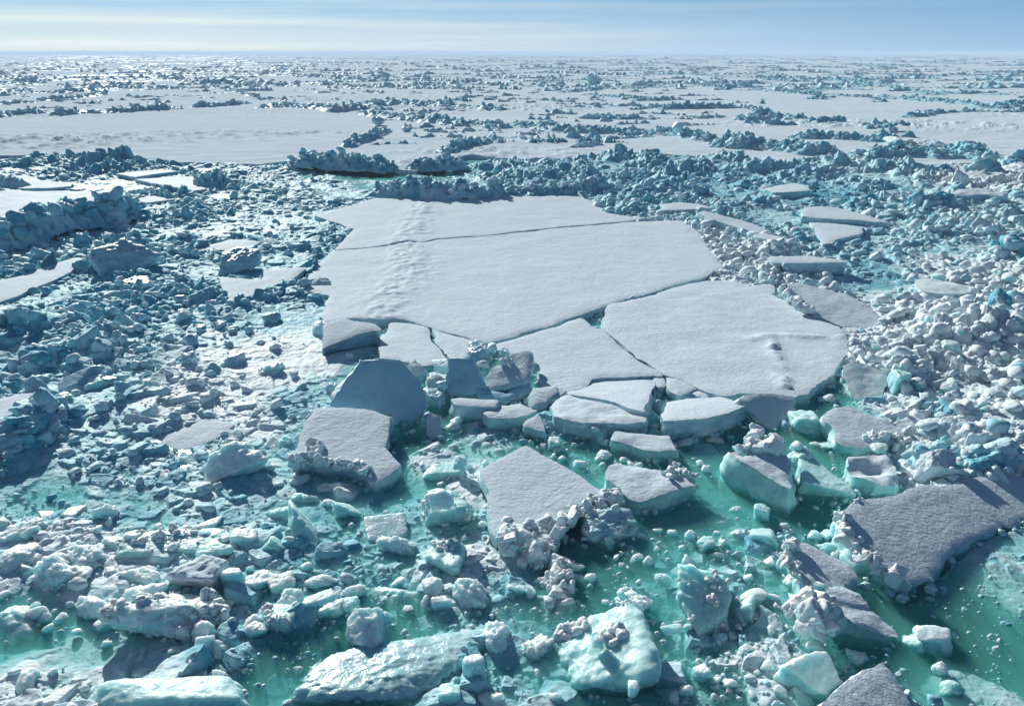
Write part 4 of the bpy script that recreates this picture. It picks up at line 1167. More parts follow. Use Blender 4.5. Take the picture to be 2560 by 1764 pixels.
# ------------------------------------------------------------------ loose pieces one can point to
def make_pieces():
    def pc(pt, wpx, hpx, sc, label, cr=None, **k):
        u, v = pt[0]
        o = piece(k.pop('name', 'ice_chunk'), u, v, wpx / sc, hpx / sc, label, **k)
        if cr:
            crust(o, cr[0], cr[1], k.get('seed', 1), clump=cr[2] if len(cr) > 2 else 0.0)
    s5, s6, s7, sb, s4, s3, s2 = 2.83, 3.106, 3.105, 1.848, 2.901, 2.895, 3.088
    pc(R5((190, 245)), 190, 150, s5, 'smooth rounded teal lump left of the white frilled plate, beside the wedge of teal ice', seed=1)
    pc(R5((325, 400)), 240, 310, s5, 'teal wedge with a sharp top corner, half sunk, left of the clear plate', style='shard', seed=2, deep=0.5, tilt=(0.5, 0.3))
    pc(R5((110, 500)), 190, 210, s5, 'dome of teal ice just under the water, below the smooth rounded teal lump', seed=3, deep=0.55)
    pc(R5((600, 225)), 170, 150, s5, 'pale shard pointing up right below the bright square slab', style='shard', seed=4, tilt=(0.3, 0.2))
    pc(R5((310, 140)), 220, 110, s5, 'faint teal lump barely awash near the foot of the bright square slab', seed=5, deep=0.55)
    pc(R5((900, 335)), 320, 170, s5, 'flat clear grey plate lying level in the water behind the white frilled lump', style='slab', seed=6, flat=0.3, tilt=(0.12, 0), noise=0.03, mat=ICE)
    pc(R5((960, 460)), 330, 170, s5, 'white frilled lump of snow ice in front of the clear grey plate', seed=7, mat=ICE_WHITE, noise=0.26)
    pc(R5((1315, 240)), 370, 400, s5, 'great teal dome with small lumps on its crown, left of the big square slab', seed=8, style='round', deep=0.45, level=6, noise=0.08, mat=ICE_TEAL, cr=(60, 0.2, 0.1))
    pc(R5((1270, 110)), 150, 130, s5, 'white cube on the crown of the great teal dome', style='block', seed=9, mat=ICE_WHITE, zc=1.5)
    pc(R5((1300, -55)), 290, 150, s5, 'pale flat floe with a round snow knob, behind the great teal dome', style='slab', seed=10, flat=0.5, mat=ICE_TEAL, noise=0.05)
    pc(R5((1420, -120)), 110, 120, s5, 'round snow knob on the pale flat floe', seed=11, mat=ICE_WHITE, zc=0.55)
    pc(R5((1320, 560)), 290, 330, s5, 'teal wedge with a jagged crown, below the great teal dome', style='block', seed=12, deep=0.45, noise=0.09, tilt=(0.2, 0.2), cr=(40, 0.2, 0.0))
    pc(R5((1465, 800)), 250, 310, s5, 'big lumpy egg of white ice right of the jagged crowned wedge', seed=13, mat=ICE_WHITE, noise=0.16)
    pc(R5((1230, 750)), 150, 190, s5, 'rounded white lump just left of the big lumpy egg', seed=14, mat=ICE_WHITE)
    pc(R5((1278, 872)), 150, 150, s5, 'faceted white stone of ice in front of the rounded lump and the lumpy egg', style='block', seed=15, mat=ICE_WHITE)
    pc(R5((1172, 870)), 70, 140, s5, 'thin white finger of ice left of the faceted white stone', seed=16, mat=ICE_WHITE)
    pc(R5((745, 1070)), 280, 340, s5, 'leaning pale block with a pitted face above the glittering block', style='block', seed=17, noise=0.10, mat=ICE_WHITE, tilt=(0.35, 0.3), level=6)
    pc(R5((415, 725)), 220, 125, s5, 'smooth white loaf of ice above the cluster of shelves', seed=18, mat=ICE_WHITE)
    pc(R5((150, 735)), 190, 150, s5, 'ribbed white bar left of the smooth white loaf', style='slab', seed=19, rz=0.6, mat=ICE_WHITE, flat=0.6)
    pc(R5((430, 835)), 190, 90, s5, 'thin long bar lying across the top of the cluster of shelves', style='slab', seed=20, rz=0.55, zc=0.75, mat=ICE_TEAL, flat=0.5)
    pc(R5((230, 860)), 210, 200, s5, 'rounded head of the cluster of shelves, left of the thin long bar', seed=21, mat=ICE_WHITE, noise=0.2)
    pc(R5((470, 920)), 270, 140, s5, 'pale shelf jutting right from the cluster of shelves', style='slab', seed=22, rz=0.3, mat=ICE_WHITE, noise=0.12)
    pc(R5((150, 1000)), 230, 260, s5, 'teal slabby side of the cluster of shelves, dipping into the water', style='block', seed=23, noise=0.10, deep=0.4, cr=(60, 0.2, -0.1))
    pc(R5((690, 780)), 180, 120, s5, 'small pale heap between the smooth white loaf and the leaning pale block', seed=24, mat=ICE_WHITE, noise=0.2)
    pc(R5((640, 890)), 130, 140, s5, 'little sunlit teal block behind the leaning pale block', style='block', seed=25)
    pc(R5((1000, 870)), 360, 280, s5, 'broad teal dome under the water above the glittering block', seed=26, zc=-0.35, mat=ICE_TEAL)
    pc(R5((860, 1340)), 1180, 480, s5, 'wide wet block at the bottom edge, glittering in the sun', style='round', seed=27, level=6, deep=0.56, noise=0.06, rz=0.15, mat=WET, flat=0.36)
    pc(R5((1665, 1150)), 190, 300, s5, 'tall knobbly white lump at the bottom, left of the big crushed teal block', seed=28, mat=ICE_WHITE, noise=0.2)
    pc(R5((1510, 1360)), 160, 340, s5, 'long smooth grey finger of ice standing at the bottom', seed=29, mat=ICE_WHITE)
    pc(R5((1340, 1520)), 170, 210, s5, 'grey pointed stone of ice at the very bottom edge, with a shiny crown', style='block', seed=30)
    pc(R5((1640, 1560)), 220, 140, s5, 'white double crest at the very bottom edge', seed=31, mat=ICE_WHITE, noise=0.25)
    pc(R5((995, 718)), 95, 75, s5, 'small white pebble of ice alone above the broad teal dome', seed=32, mat=ICE_WHITE)
    pc(R5((335, 615)), 80, 90, s5, 'small round pebble above the smooth white loaf', seed=33, mat=ICE_WHITE)
    pc(R5((480, 165)), 95, 60, s5, 'little cream cake of ice near the pale shard', style='block', seed=34, mat=ICE_WHITE)
    pc(R5((95, 390)), 70, 70, s5, 'little white cube between the smooth teal lump and the sunken dome', style='block', seed=35, mat=ICE_WHITE)
    # bottom right of centre
    pc(R6((1585, 860)), 380, 630, s6, 'huge pale wedge standing on its point, right of the big crushed teal block', style='shard', seed=41, level=6, noise=0.08, deep=0.35, flat=0.42, mat=ICE_TEAL, tilt=(0.15, 0.15), cr=(90, 0.16, 0.0))
    pc(R6((830, 1240)), 760, 730, s6, 'big crushed teal block, largest thing at the bottom edge right of centre', style='round', seed=42, level=6, noise=0.07, deep=0.45, mat=ICE_TEAL, flat=0.5, rz=0.1, cr=(220, 0.22, 0.0))
    pc(R6((1060, 800)), 240, 230, s6, 'snow white lump with a finger sticking up, just above the big crushed teal block', seed=43, mat=ICE_WHITE, noise=0.24)
    pc(R6((945, 735)), 50, 140, s6, 'thin ice finger leaning on the snow white lump', style='shard', seed=44, mat=ICE_WHITE, tilt=(0, -0.4), zc=0.5)
    pc(R6((1970, 745)), 240, 150, s6, 'smooth white drop shaped lump alone in the green water, right of the huge pale wedge', seed=45, mat=ICE_WHITE, noise=0.05)
    pc(R6((1605, 340)), 150, 120, s6, 'pale cube half sunk in the green water above the huge pale wedge', style='block', seed=46)
    pc(R6((2040, 290)), 230, 220, s6, 'teal shard with a bent top, in the water left of the wedge shaped slab', style='shard', seed=47, deep=0.45)
    pc(R6((1900, 890)), 170, 280, s6, 'long curved teal finger just below the water, right of the huge pale wedge', style='shard', seed=48, deep=0.5, rz=-0.6)
    pc(R6((1040, 1455)), 80, 110, s6, 'small bright pebble on the flank of the big crushed teal block', style='block', seed=49, zc=0.7, mat=ICE_WHITE)
    pc(R6((760, 1085)), 80, 130, s6, 'upright clear tile on the big crushed teal block', style='slab', seed=50, zc=0.95, mat=ICE_WHITE)
    pc(R6((1330, 1000)), 140, 80, s6, 'flat clear tile near the top right of the big crushed teal block', style='slab', seed=51, zc=1.0)
    pc(R6((1560, 1350)), 120, 140, s6, 'pale square block at the bottom, right of the big crushed teal block', style='block', seed=52, mat=ICE_WHITE)
    pc(R6((1440, 1480)), 140, 110, s6, 'white lump at the foot of the pale square block at the bottom', seed=53, mat=ICE_WHITE)
    pc(R6((1920, 1160)), 130, 110, s6, 'pair-sized white lump at the bottom in the brash right of the huge pale wedge', seed=54, mat=ICE_WHITE)
    pc(R6((260, 1180)), 240, 220, s6, 'crumbly heap of brash in green water, left of the big crushed teal block', seed=55, mat=ICE_WHITE, noise=0.3, deep=0.5)
    pc(R6((340, 1560)), 190, 130, s6, 'flat grey lump at the bottom edge, left of the big crushed teal block', seed=56)
    pc(R6((120, 700)), 160, 110, s6, 'flat topped grey lump below the crushed tail of the big square slab', style='block', seed=57, deep=0.4)
    pc(R6((230, 730)), 60, 110, s6, 'small white peg beside the flat topped grey lump', seed=58, mat=ICE_WHITE)
    pc(R6((1410, 370)), 60, 60, s6, 'small white pebble in the dark water behind the snow white lump', seed=59, mat=ICE_WHITE)
    pc(R6((1270, 610)), 130, 110, s6, 'grey pebble heap above the snow white lump, in green water', seed=60, noise=0.2)
    pc(R6((900, 560)), 330, 150, s6, 'sunken grey-green block in the shadow of the big square slab', seed=61, zc=-0.45)
    # right of centre and right edge
    pc(R4((740, 1080)), 400, 400, s4, 'clear teal cone with a rounded crown, right of the tall blocky mass', style='shard', seed=71, level=6, noise=0.07, deep=0.45, mat=ICE_TEAL)
    pc(R4((595, 870)), 210, 230, s4, 'pale teal lump behind the clear teal cone', seed=72, deep=0.4)
    pc(R4((562, 765)), 90, 80, s4, 'round white knob behind the tall blocky mass', seed=73, mat=ICE_WHITE, zc=0.7)
    pc(R4((680, 752)), 50, 36, s4, 'tiny white cake floating left of the grey topped floe', style='block', seed=74, mat=ICE_WHITE)
    pc(R4((610, 610)), 230, 220, s4, 'green glassy block left of the grey topped floe', style='block', seed=75, deep=0.42)
    pc(R4((800, 765)), 150, 60, s4, 'flat pale bar by the near left corner of the grey topped floe', style='slab', seed=76, flat=.4)
    pc(R4((790, 425)), 90, 70, s4, 'small pale lump in dark water off the right corner of the big right floe', seed=77, mat=ICE_WHITE)
    pc(R4((1545, 460)), 80, 55, s4, 'small white cake alone in a dark pool amid the right rubble', style='block', seed=78, mat=ICE_WHITE, noise=0.03)
    pc(R4((1290, 330)), 130, 300, s4, 'teal fin standing right of the pale teal sloping block', style='slab', seed=79, deep=0.3, tilt=(0.2, 0.1))
    pc(R4((1370, 440)), 100, 110, s4, 'little dark teal block below the teal fin', style='block', seed=80)
    pc(R4((1150, 790)), 90, 60, s4, 'white knob on the back of the snow block with scooped hollows', style='block', seed=81, mat=ICE_WHITE, zc=0.75)
    pc(R4((1600, 900)), 190, 170, s4, 'brown grey shaded slab in the heap behind the grey shadowed floe', style='slab', seed=82, zc=0.9, tilt=(0.7, 0.2), mat=SNOW)
    pc(R4((1760, 910)), 90, 90, s4, 'small white block at the right end of the heap behind the grey shadowed floe', style='block', seed=83, mat=ICE_WHITE, zc=0.5)
    pc(R4((780, 1410)), 110, 110, s4, 'round teal ball of ice left of the crumbled rim', seed=84, deep=0.4)
    pc(R4((690, 1420)), 90, 110, s4, 'second round ball of ice beside the wedge shaped slab\'s far side', seed=85, deep=0.45)
    pc(R4((830, 1520)), 150, 110, s4, 'pale shard under the crumbled rim, above the wedge shaped slab', style='shard', seed=86)
    pc(R4((300, 1250)), 110, 170, s4, 'leaning pale finger below the tall blocky mass', style='shard', seed=87, rz=-0.5)
    pc(R4((120, 1225)), 90, 60, s4, 'small pale pebble left below the tall blocky mass', seed=88, mat=ICE_WHITE)
    pc(R7((1340, 1080)), 270, 190, s7, 'rounded white block in the green slush right of the low ribbed slab', style='block', seed=91, mat=ICE_WHITE, noise=0.06)
    pc(R7((1390, 1305)), 120, 110, s7, 'round white ball below the rounded white block in the green slush', seed=92, mat=ICE_WHITE)
    pc(R7((1200, 1130)), 130, 180, s7, 'green tinged lump just left of the rounded white block', seed=93, deep=0.5)
    pc(R7((1480, 1450)), 160, 130, s7, 'long pale lump at the bottom right, below the round white ball', seed=94, deep=0.45)
    pc(R7((400, 1390)), 490, 330, s7, 'angular white block with grey shaded side, left of the dark shaded slab', style='block', seed=95, mat=ICE_WHITE, level=6, noise=0.07, tilt=(0.25, 0.25))
    pc(R7((440, 1140)), 130, 130, s7, 'pale lump between the low ribbed slab and the angular white block', seed=96, mat=ICE_WHITE)
    pc(R7((750, 1215)), 150, 110, s7, 'smooth cream finger above the dark shaded slab', style='shard', seed=97, mat=ICE_WHITE, rz=-0.6)
    pc(R7((270, 640)), 180, 150, s7, 'white boulder under the broken left end of the wedge shaped slab', seed=98, mat=ICE_WHITE, noise=0.12)
    pc(R7((440, 660)), 110, 60, s7, 'little white tongue of ice on the near side of the wedge shaped slab', style='shard', seed=99, mat=ICE_WHITE, zc=0.7)
    pc(R7((85, 1010)), 60, 100, s7, 'small white pebble left of the snowy lump', seed=100, mat=ICE_WHITE)
    # lower left
    pc(RB((800, 860)), 480, 180, sb, 'wide flat teal cake of ice in the lower left, carrying broken lumps', style='round', seed=111, level=6, deep=0.4, mat=ICE_TEAL, noise=0.05, flat=0.5, cr=(150, 0.24, 0.0))
    pc(RB((945, 985)), 230, 180, sb, 'dark blue shaded block on the near edge of the wide flat teal cake', style='block', seed=112, zc=0.35, mat=SNOW)
    pc(RB((985, 880)), 150, 70, sb, 'clear tile leaning on the wide flat teal cake', style='slab', seed=113, zc=0.55)
    pc(RB((860, 1180)), 320, 250, sb, 'lumpy white pile below the dark blue shaded block', seed=114, mat=ICE_WHITE, noise=0.14, level=6, cr=(160, 0.3, -0.3))
    pc(RB((635, 1130)), 170, 190, sb, 'lumpy white boulder with a blue shadow, left of the lumpy white pile', seed=115, mat=ICE_WHITE, noise=0.2)
    pc(RB((660, 1010)), 150, 100, sb, 'small grey block above the lumpy white boulder', style='block', seed=116, mat=ICE_WHITE)
    pc(RB((440, 1150)), 130, 110, sb, 'pale rounded stone left of the lumpy white boulder', seed=117, mat=ICE_WHITE)
    pc(RB((100, 815)), 210, 110, sb, 'long white heap at the left edge above the big oval stone', seed=118, mat=ICE_WHITE, noise=0.2)
    pc(RB((290, 785)), 190, 100, sb, 'white loaf right of the long white heap at the left', seed=119, mat=ICE_WHITE, noise=0.18)
    pc(RB((105, 930)), 190, 150, sb, 'big oval stone of ice slanting at the left edge', seed=120, mat=ICE_WHITE, rz=0.6)
    pc(RB((265, 1020)), 190, 150, sb, 'white heap right below the big oval stone', seed=121, mat=ICE_WHITE, noise=0.22)
    pc(RB((400, 930)), 180, 150, sb, 'white knobbly heap left of the wide flat teal cake', seed=122, mat=ICE_WHITE, noise=0.24)
    pc(RB((530, 850)), 110, 90, sb, 'rounded white head at the left corner of the wide flat teal cake', seed=123, mat=ICE_WHITE)
    pc(RB((500, 715)), 110, 90, sb, 'pointed white lump standing in the slush above the wide flat teal cake', seed=124, mat=ICE_WHITE, noise=0.2)
    pc(RB((160, 1182)), 115, 58, sb, 'smooth oval pebble in dark water at the lower left', seed=125, mat=ICE_WHITE, noise=0.03)
    pc(RB((70, 1195)), 150, 150, sb, 'sunken grey lump at the left edge beside the smooth oval pebble', seed=126, deep=0.6)
    pc(RB((335, 700)), 75, 45, sb, 'thin square tile afloat in the left slush', style='slab', seed=127, flat=.3, mat=ICE_WHITE)
    pc(RB((215, 712)), 60, 30, sb, 'thin round tile afloat at the left', style='slab', seed=128, flat=.3, mat=ICE_WHITE)
    pc(RB((1050, 490)), 310, 180, sb, 'ramp shaped slab rising from the left slush, with a deep blue shadow below', style='shard', seed=129, level=6, rz=0.5, mat=ICE_WHITE, tilt=(0.2, -0.25), noise=0.08, deep=0.3)
    pc(RB((650, 305)), 190, 75, sb, 'dark shaded plate tilted up in the left slush', style='slab', seed=130, mat=SNOW, tilt=(0.7, 0.1))
    pc(RB((360, 118)), 130, 95, sb, 'flat faced blue block standing near the slanting ridge at the left', style='block', seed=131, mat=ICE_BLUE, noise=0.03, tilt=(0.3, 0))
    pc(RB((450, 120)), 90, 90, sb, 'teal shard right beside the flat faced blue block', style='shard', seed=132)
    pc(RB((1130, 830)), 140, 150, sb, 'tall pale lump right of the wide flat teal cake', style='block', seed=133, mat=ICE_WHITE)
    pc(RB((960, 765)), 90, 50, sb, 'small pale block above the wide flat teal cake\'s right end', style='block', seed=134, mat=ICE_WHITE)
    pc(RB((1165, 1040)), 165, 100, sb, 'slanting pale bar right of the dark blue shaded block', style='slab', seed=135, rz=0.65, mat=ICE_WHITE)
    pc(RB((1030, 1220)), 100, 70, sb, 'white leaf shaped chip right of the lumpy white pile', seed=136, mat=ICE_WHITE)
    pc(RB((1180, 1245)), 100, 100, sb, 'grey lump at bottom left, left of the cluster of shelves', seed=137, mat=ICE_WHITE)
    pc(RB((1010, 1340)), 100, 110, sb, 'rough round lump above the long green block at the bottom edge', seed=138, mat=ICE_WHITE, noise=0.2)
    pc(RB((790, 1560)), 620, 200, sb, 'long smooth green block awash at the bottom edge, left', style='round', seed=139, level=6, deep=0.4, noise=0.04, mat=ICE_TEAL)
    pc(RB((700, 1435)), 150, 40, sb, 'thin pale sliver above the long smooth green block', style='slab', seed=140, rz=0.3, mat=ICE_WHITE)
    pc(RB((1235, 60)), 110, 95, sb, 'dark knobbly cluster of lumps on the flat left slush', seed=141, noise=0.28, mat=ICE_WHITE)
    pc(RB((1355, 60)), 45, 40, sb, 'single dark ball right of the knobbly cluster', seed=142, mat=ICE_WHITE)
    pc(RL((905, 835)), 190, 110, 2.66, 'dark angular block in the left rubble below the smooth teal slab pile', style='block', seed=143, mat=ICE)
    pc(RL((800, 670)), 290, 150, 2.66, 'smooth teal slab lying on the pile right of the sunlit snow strip', style='slab', seed=144, rz=0.9, tilt=(0.5, -0.2), mat=ICE, zc=1.1)
    pc(RL((1600, 670)), 250, 110, 2.66, 'tilted teal slab throwing a ragged shadow on the snow plate', style='slab', seed=145, rz=0.35, tilt=(0.45, -0.1), mat=ICE, zc=0.9)
    pc(RL((1560, 1340)), 130, 130, 2.66, 'dark square faced lump left of the flat left slush', style='block', seed=146, mat=ICE)
    pc(RL((2100, 850)), 170, 110, 2.66, 'shaded wedge filling the notch in the left edge of the largest floe', style='block', seed=147, mat=SNOW, tilt=(0.5, 0.2))
    pc(RL((2120, 1140)), 90, 150, 2.66, 'small upright white block at the lower left corner of the largest floe', style='block', seed=148, mat=ICE_WHITE)
    # bits in front of the middle floe
    pc(R2((1790, 205)), 75, 80, s2, 'little blue white knob crowning the blue ice lumps on the floe edge', seed=151, mat=ICE_WHITE, zc=1.7)
    pc(R2((1700, 270)), 190, 150, s2, 'bright turquoise lump on the floe edge under the little knob', seed=152, style='block', mat=ICE_BLUE, zc=1.0)
    pc(R2((1890, 245)), 80, 70, s2, 'little pointed shard right of the bright turquoise lump', style='shard', seed=153, mat=ICE, zc=1.2)
    pc(R2((1720, 340)), 110, 80, s2, 'snowy lump between the dark steep block and the pitted slab', seed=154, mat=SNOW, zc=0.9)
    pc(R2((1400, 370)), 110, 110, s2, 'pale cube leaning left of the dark steep block', style='block', seed=155, mat=ICE_WHITE, zc=0.8)
    pc(R2((1335, 470)), 120, 120, s2, 'pale blue lump between the upright slab and the dark steep block', style='block', seed=156, mat=ICE_WHITE, zc=0.5)
    pc(R2((1410, 520)), 90, 150, s2, 'slim blue post of ice against the dark steep block', style='shard', seed=157, mat=ICE, zc=0.6)
    pc(R2((1350, 620)), 150, 200, s2, 'turquoise block deep in the gap right of the upright slab', style='block', seed=158, mat=ICE_BLUE, zc=0.1)
    pc(R2((1500, 820)), 150, 130, s2, 'white crumbly lump below the square teal faced block', seed=159, mat=ICE_WHITE, noise=0.25)
    pc(R2((2120, 360)), 90, 110, s2, 'dark small lump at the right side of the pitted slab', seed=160, mat=ICE, zc=0.8)
    pc(R2((570, 540)), 110, 150, s2, 'pale teal fringe of ice left of the upright slab', seed=161, style='block', mat=ICE_BLUE, noise=0.12)
    pc(R2((200, 960)), 110, 130, s2, 'pale greenish lump at the left corner of the bright square slab', seed=162, deep=0.45)
    pc(R2((300, 1240)), 160, 110, s2, 'pinkish white curled chip below the bright square slab', seed=163, mat=ICE_WHITE, noise=0.15)
    pc(R2((150, 1270)), 80, 70, s2, 'round pebble left of the pinkish curled chip', seed=164, mat=ICE_WHITE)
    pc(R3((1495, 750)), 100, 70, s3, 'small white triangular chip right of the lone floating block', style='shard', seed=165, mat=ICE_WHITE)
    pc(R3((1700, 725)), 120, 40, s3, 'thin white sliver in dark water right of the triangular chip', style='slab', seed=166, mat=ICE_WHITE, flat=.4)
    pc(R3((900, 840)), 110, 100, s3, 'white frosty cluster left of the thick floating block with knobs', seed=167, mat=ICE_WHITE, noise=0.3)
    pc(R3((1040, 865)), 80, 60, s3, 'round pebble between the lone floating block and the one with knobs', seed=168, mat=ICE_WHITE)
    pc(R3((1590, 890)), 60, 60, s3, 'round white pebble in open water right of the knobs', seed=169, mat=ICE_WHITE)
    pc(R3((1630, 940)), 70, 50, s3, 'lower one of two white pebbles in open water right of the knobs', seed=170, mat=ICE_WHITE)
    pc(R3((530, 750)), 100, 110, s3, 'grey white block at the foot of the small pointed block', style='block', seed=171, mat=ICE_WHITE)
    pc(T(1280, 0, 1.809, [(750, 575)]), 40, 50, 1.809, 'tall white fin standing on the heap of tilted slabs', style='shard', seed=172, mat=ICE_WHITE, zc=2.6)
    pc(T(1280, 0, 1.809, [(372, 362)]), 56, 42, 1.809, 'pointed white block on the dark level ridge, far out', style='shard', seed=173, mat=ICE_WHITE, zc=2.6)
    pc(T(0, 0, 1.809, [(1712, 548)]), 56, 40, 1.809, 'cone shaped lump standing alone at the corner of the wide snow plain', seed=174, mat=ICE, zc=1.6)
    pc(T(0, 0, 1.809, [(1835, 585)]), 32, 30, 1.809, 'small lone lump on snow right of the cone shaped lump', seed=175, mat=ICE, zc=1.1)
    pc(T(1280, 0, 1.809, [(1910, 652)]), 72, 36, 1.809, 'dark dome shaped boulder on the smooth plain at right', seed=176, mat=SNOW, zc=1.3)
    pc(T(1280, 0, 1.809, [(1730, 635)]), 60, 40, 1.809, 'white pyramid of ice left of the dark dome shaped boulder', style='shard', seed=177, mat=ICE_WHITE, zc=1.4)
    pc(T(1280, 0, 1.809, [(1805, 640)]), 46, 34, 1.809, 'thin grey fin between the white pyramid and the dark dome shaped boulder', style='shard', seed=178, mat=SNOW, zc=1.3)


# ------------------------------------------------------------------ the broken channel
CTRL = np.array([
    # u, v, level, amount, blueness
    (100, 430, .15, .50, .35), (500, 440, .10, .32, .3), (700, 500, .03, .22, .2), (850, 470, .0, .2, .2), (450, 600, .12, .42, .3), (330, 520, .05, .3, .25), (150, 800, .2, .65, .3),
    (500, 750, .15, .45, .4), (720, 760, .03, .26, .4), (640, 640, .15, .4, .3), (700, 900, .10, .08, .0), (650, 1000, .06, .10, .0), (740, 990, -.05, .15, .2), (450, 1000, .04, .18, .1), (250, 1000, .1, .3, .2),
    (200, 1150, -.02, .3, .3), (450, 1150, -.08, .22, .3), (600, 1220, -.12, .25, .3), (150, 1260, -.25, .2, .5), (350, 1270, -.30, .15, .6), (100, 1350, 0, .45, .2), (300, 1400, -.05, .45, .2), (450, 1400, -.05, .45, .4),
    (60, 1550, -.55, .3, .3), (250, 1600, -.25, .2, .2), (100, 1720, -.15, .22, .1), (350, 1700, -.2, .2, .2), (550, 1620, -.25, .3, .3), (700, 1330, -.18, .3, .5), (700, 1550, -.3, .3, .4), (820, 1450, -.3, .35, .5), (900, 1600, -.9, .3, .5), (720, 1640, -.9, .2, .5),
    (1000, 1300, -.10, .28, .3), (900, 1240, -.25, .25, .3), (1000, 1200, -.45, .2, .3), (1080, 1150, -.05, .2, .1), (1180, 1180, -.02, .22, .0), (1200, 1120, -.15, .2, .2), (1040, 1080, -.9, .2, .5), (1010, 1020, -.8, .2, .5),
    (1220, 1350, -.08, .25, .2), (1220, 1480, -.25, .28, .3), (1150, 1700, -.25, .3, .4), (1230, 1640, -.35, .3, .5), (1330, 1550, -.4, .25, .5), (1450, 1430, -.85, .3, .6), (1550, 1350, -.75, .3, .6), (1500, 1130, -.42, .42, .4), (1330, 1090, -.5, .35, .5),
    (1640, 1250, -.55, .40, .4), (1700, 1380, -.42, .36, .4), (1750, 1150, -.5, .4, .5), (1900, 1400, -.40, .36, .4), (1850, 1550, -.35, .36, .3), (1950, 1650, -.25, .32, .2), (1780, 1720, -.5, .35, .4), (1660, 1680, -.5, .4, .3), (1600, 1560, -.7, .3, .5),
    (2000, 1040, -.9, .35, .6), (1900, 1010, -.9, .3, .6), (2050, 1000, -.7, .4, .4), (2150, 1000, -.1, .4, .15), (2060, 1120, -.8, .3, .6), (2080, 1260, -.9, .3, .6), (2150, 1180, -.3, .4, .5), (2030, 1350, -.5, .35, .5), (2280, 1060, .15, .42, .05), (2400, 1000, .15, .34, .05),
    (2330, 1180, .1, .4, .05), (2300, 800, .2, .55, .05), (2480, 700, .25, .7, .05), (2480, 900, .2, .5, .0), (2250, 920, .15, .45, .05), (2200, 600, -.02, .26, .2), (2150, 680, -.1, .26, .3), (2000, 560, .1, .3, .2), (1920, 500, .12, .4, .3),
    (1600, 440, .18, .5, .35), (1800, 460, .2, .55, .4), (1300, 440, .15, .4, .35), (1050, 455, .02, .2, .2), (960, 437, -.6, .1, .3), (1060, 434, -.25, .15, .3), (900, 460, -.1, .12, .2), (2400, 520, .35, .85, .15), (2200, 440, .25, .6, .15), (2450, 450, .2, .5, .1), (2060, 485, -.16, .22, .5),
    (1850, 640, .12, .4, .1), (1820, 700, .1, .3, .1), (2330, 1530, -1.4, .05, .0), (2450, 1460, -.20, .08, .1), (2300, 1455, -.3, .1, .1), (2500, 1420, -.06, .10, .3), (2450, 1560, -1.4, .05, .0), (2540, 1480, -.14, .08, .2), (2540, 1590, -1.0, .06, .1), (2400, 1520, -1.4, .05, 0), (2270, 1560, -1.2, .06, 0), (2250, 1700, -.45, .25, .1), (2420, 1690, -.2, .10, .1), (2520, 1720, -.16, .12, .1), (2200, 1600, -.7, .2, .2), (2270, 1640, -.6, .2, .2),
])


CTRL[:, 4] = np.where(CTRL[:, 1] > 1100, CTRL[:, 4] * 0.45, CTRL[:, 4])
CTRL[:, 4] = np.where(CTRL[:, 4] < 0.12, CTRL[:, 4] - 0.35, CTRL[:, 4])
CTRL[:, 3] *= np.where((CTRL[:, 0] > 2150) & (CTRL[:, 1] > 550) & (CTRL[:, 1] < 1100), 1.1, 1.0)
CTRL[:, 3] *= np.where((CTRL[:, 0] < 700) & (CTRL[:, 1] < 1000) & (CTRL[:, 3] > 0.2), np.where(CTRL[:, 1] > 690, 0.78, 1.15), 1.0)


def ctrl(x, y):
    """fields of the channel at ground points: level, amount, blueness"""
    out = np.zeros((3,) + x.shape)
    gp = np.array([G(u, v, 0.1)[:2] for u, v in CTRL[:, :2]])
    cl = CTRL[:, 2] + np.where((CTRL[:, 1] > 1150) & (CTRL[:, 0] < 1300) & (CTRL[:, 2] < -0.1), 0.10, 0.0) + np.where((CTRL[:, 1] > 1200) & (CTRL[:, 0] >= 1300) & (CTRL[:, 0] < 2150), 0.08, 0.0)
    la, lr = np.arctan2(gp[:, 0], gp[:, 1]), np.log(np.hypot(gp[:, 0], gp[:, 1]))
    a, r = np.arctan2(x, y), np.log(np.hypot(x, y))
    wob = 0.02 * fbm(x * 0.25, y * 0.25, None, 3, 401)
    a = a + wob; r = r + 1.3 * 0.02 * fbm(x * 0.25 + 50, y * 0.25, None, 3, 405)
    W = np.zeros(x.shape)
    for k in range(len(CTRL)):
        w = 1.0 / (((a - la[k]) ** 2 + ((r - lr[k]) * 0.75) ** 2) + 2e-4) ** 2
        W += w
        for q in range(3):
            out[q] += w * (cl[k] if q == 0 else CTRL[k, 2 + q])
    return out / W


def patchy(x, y):
    return np.clip(0.85 + 1.0 * fbm(x * 0.13, y * 0.13, None, 3, 301), 0.25, 1.7)


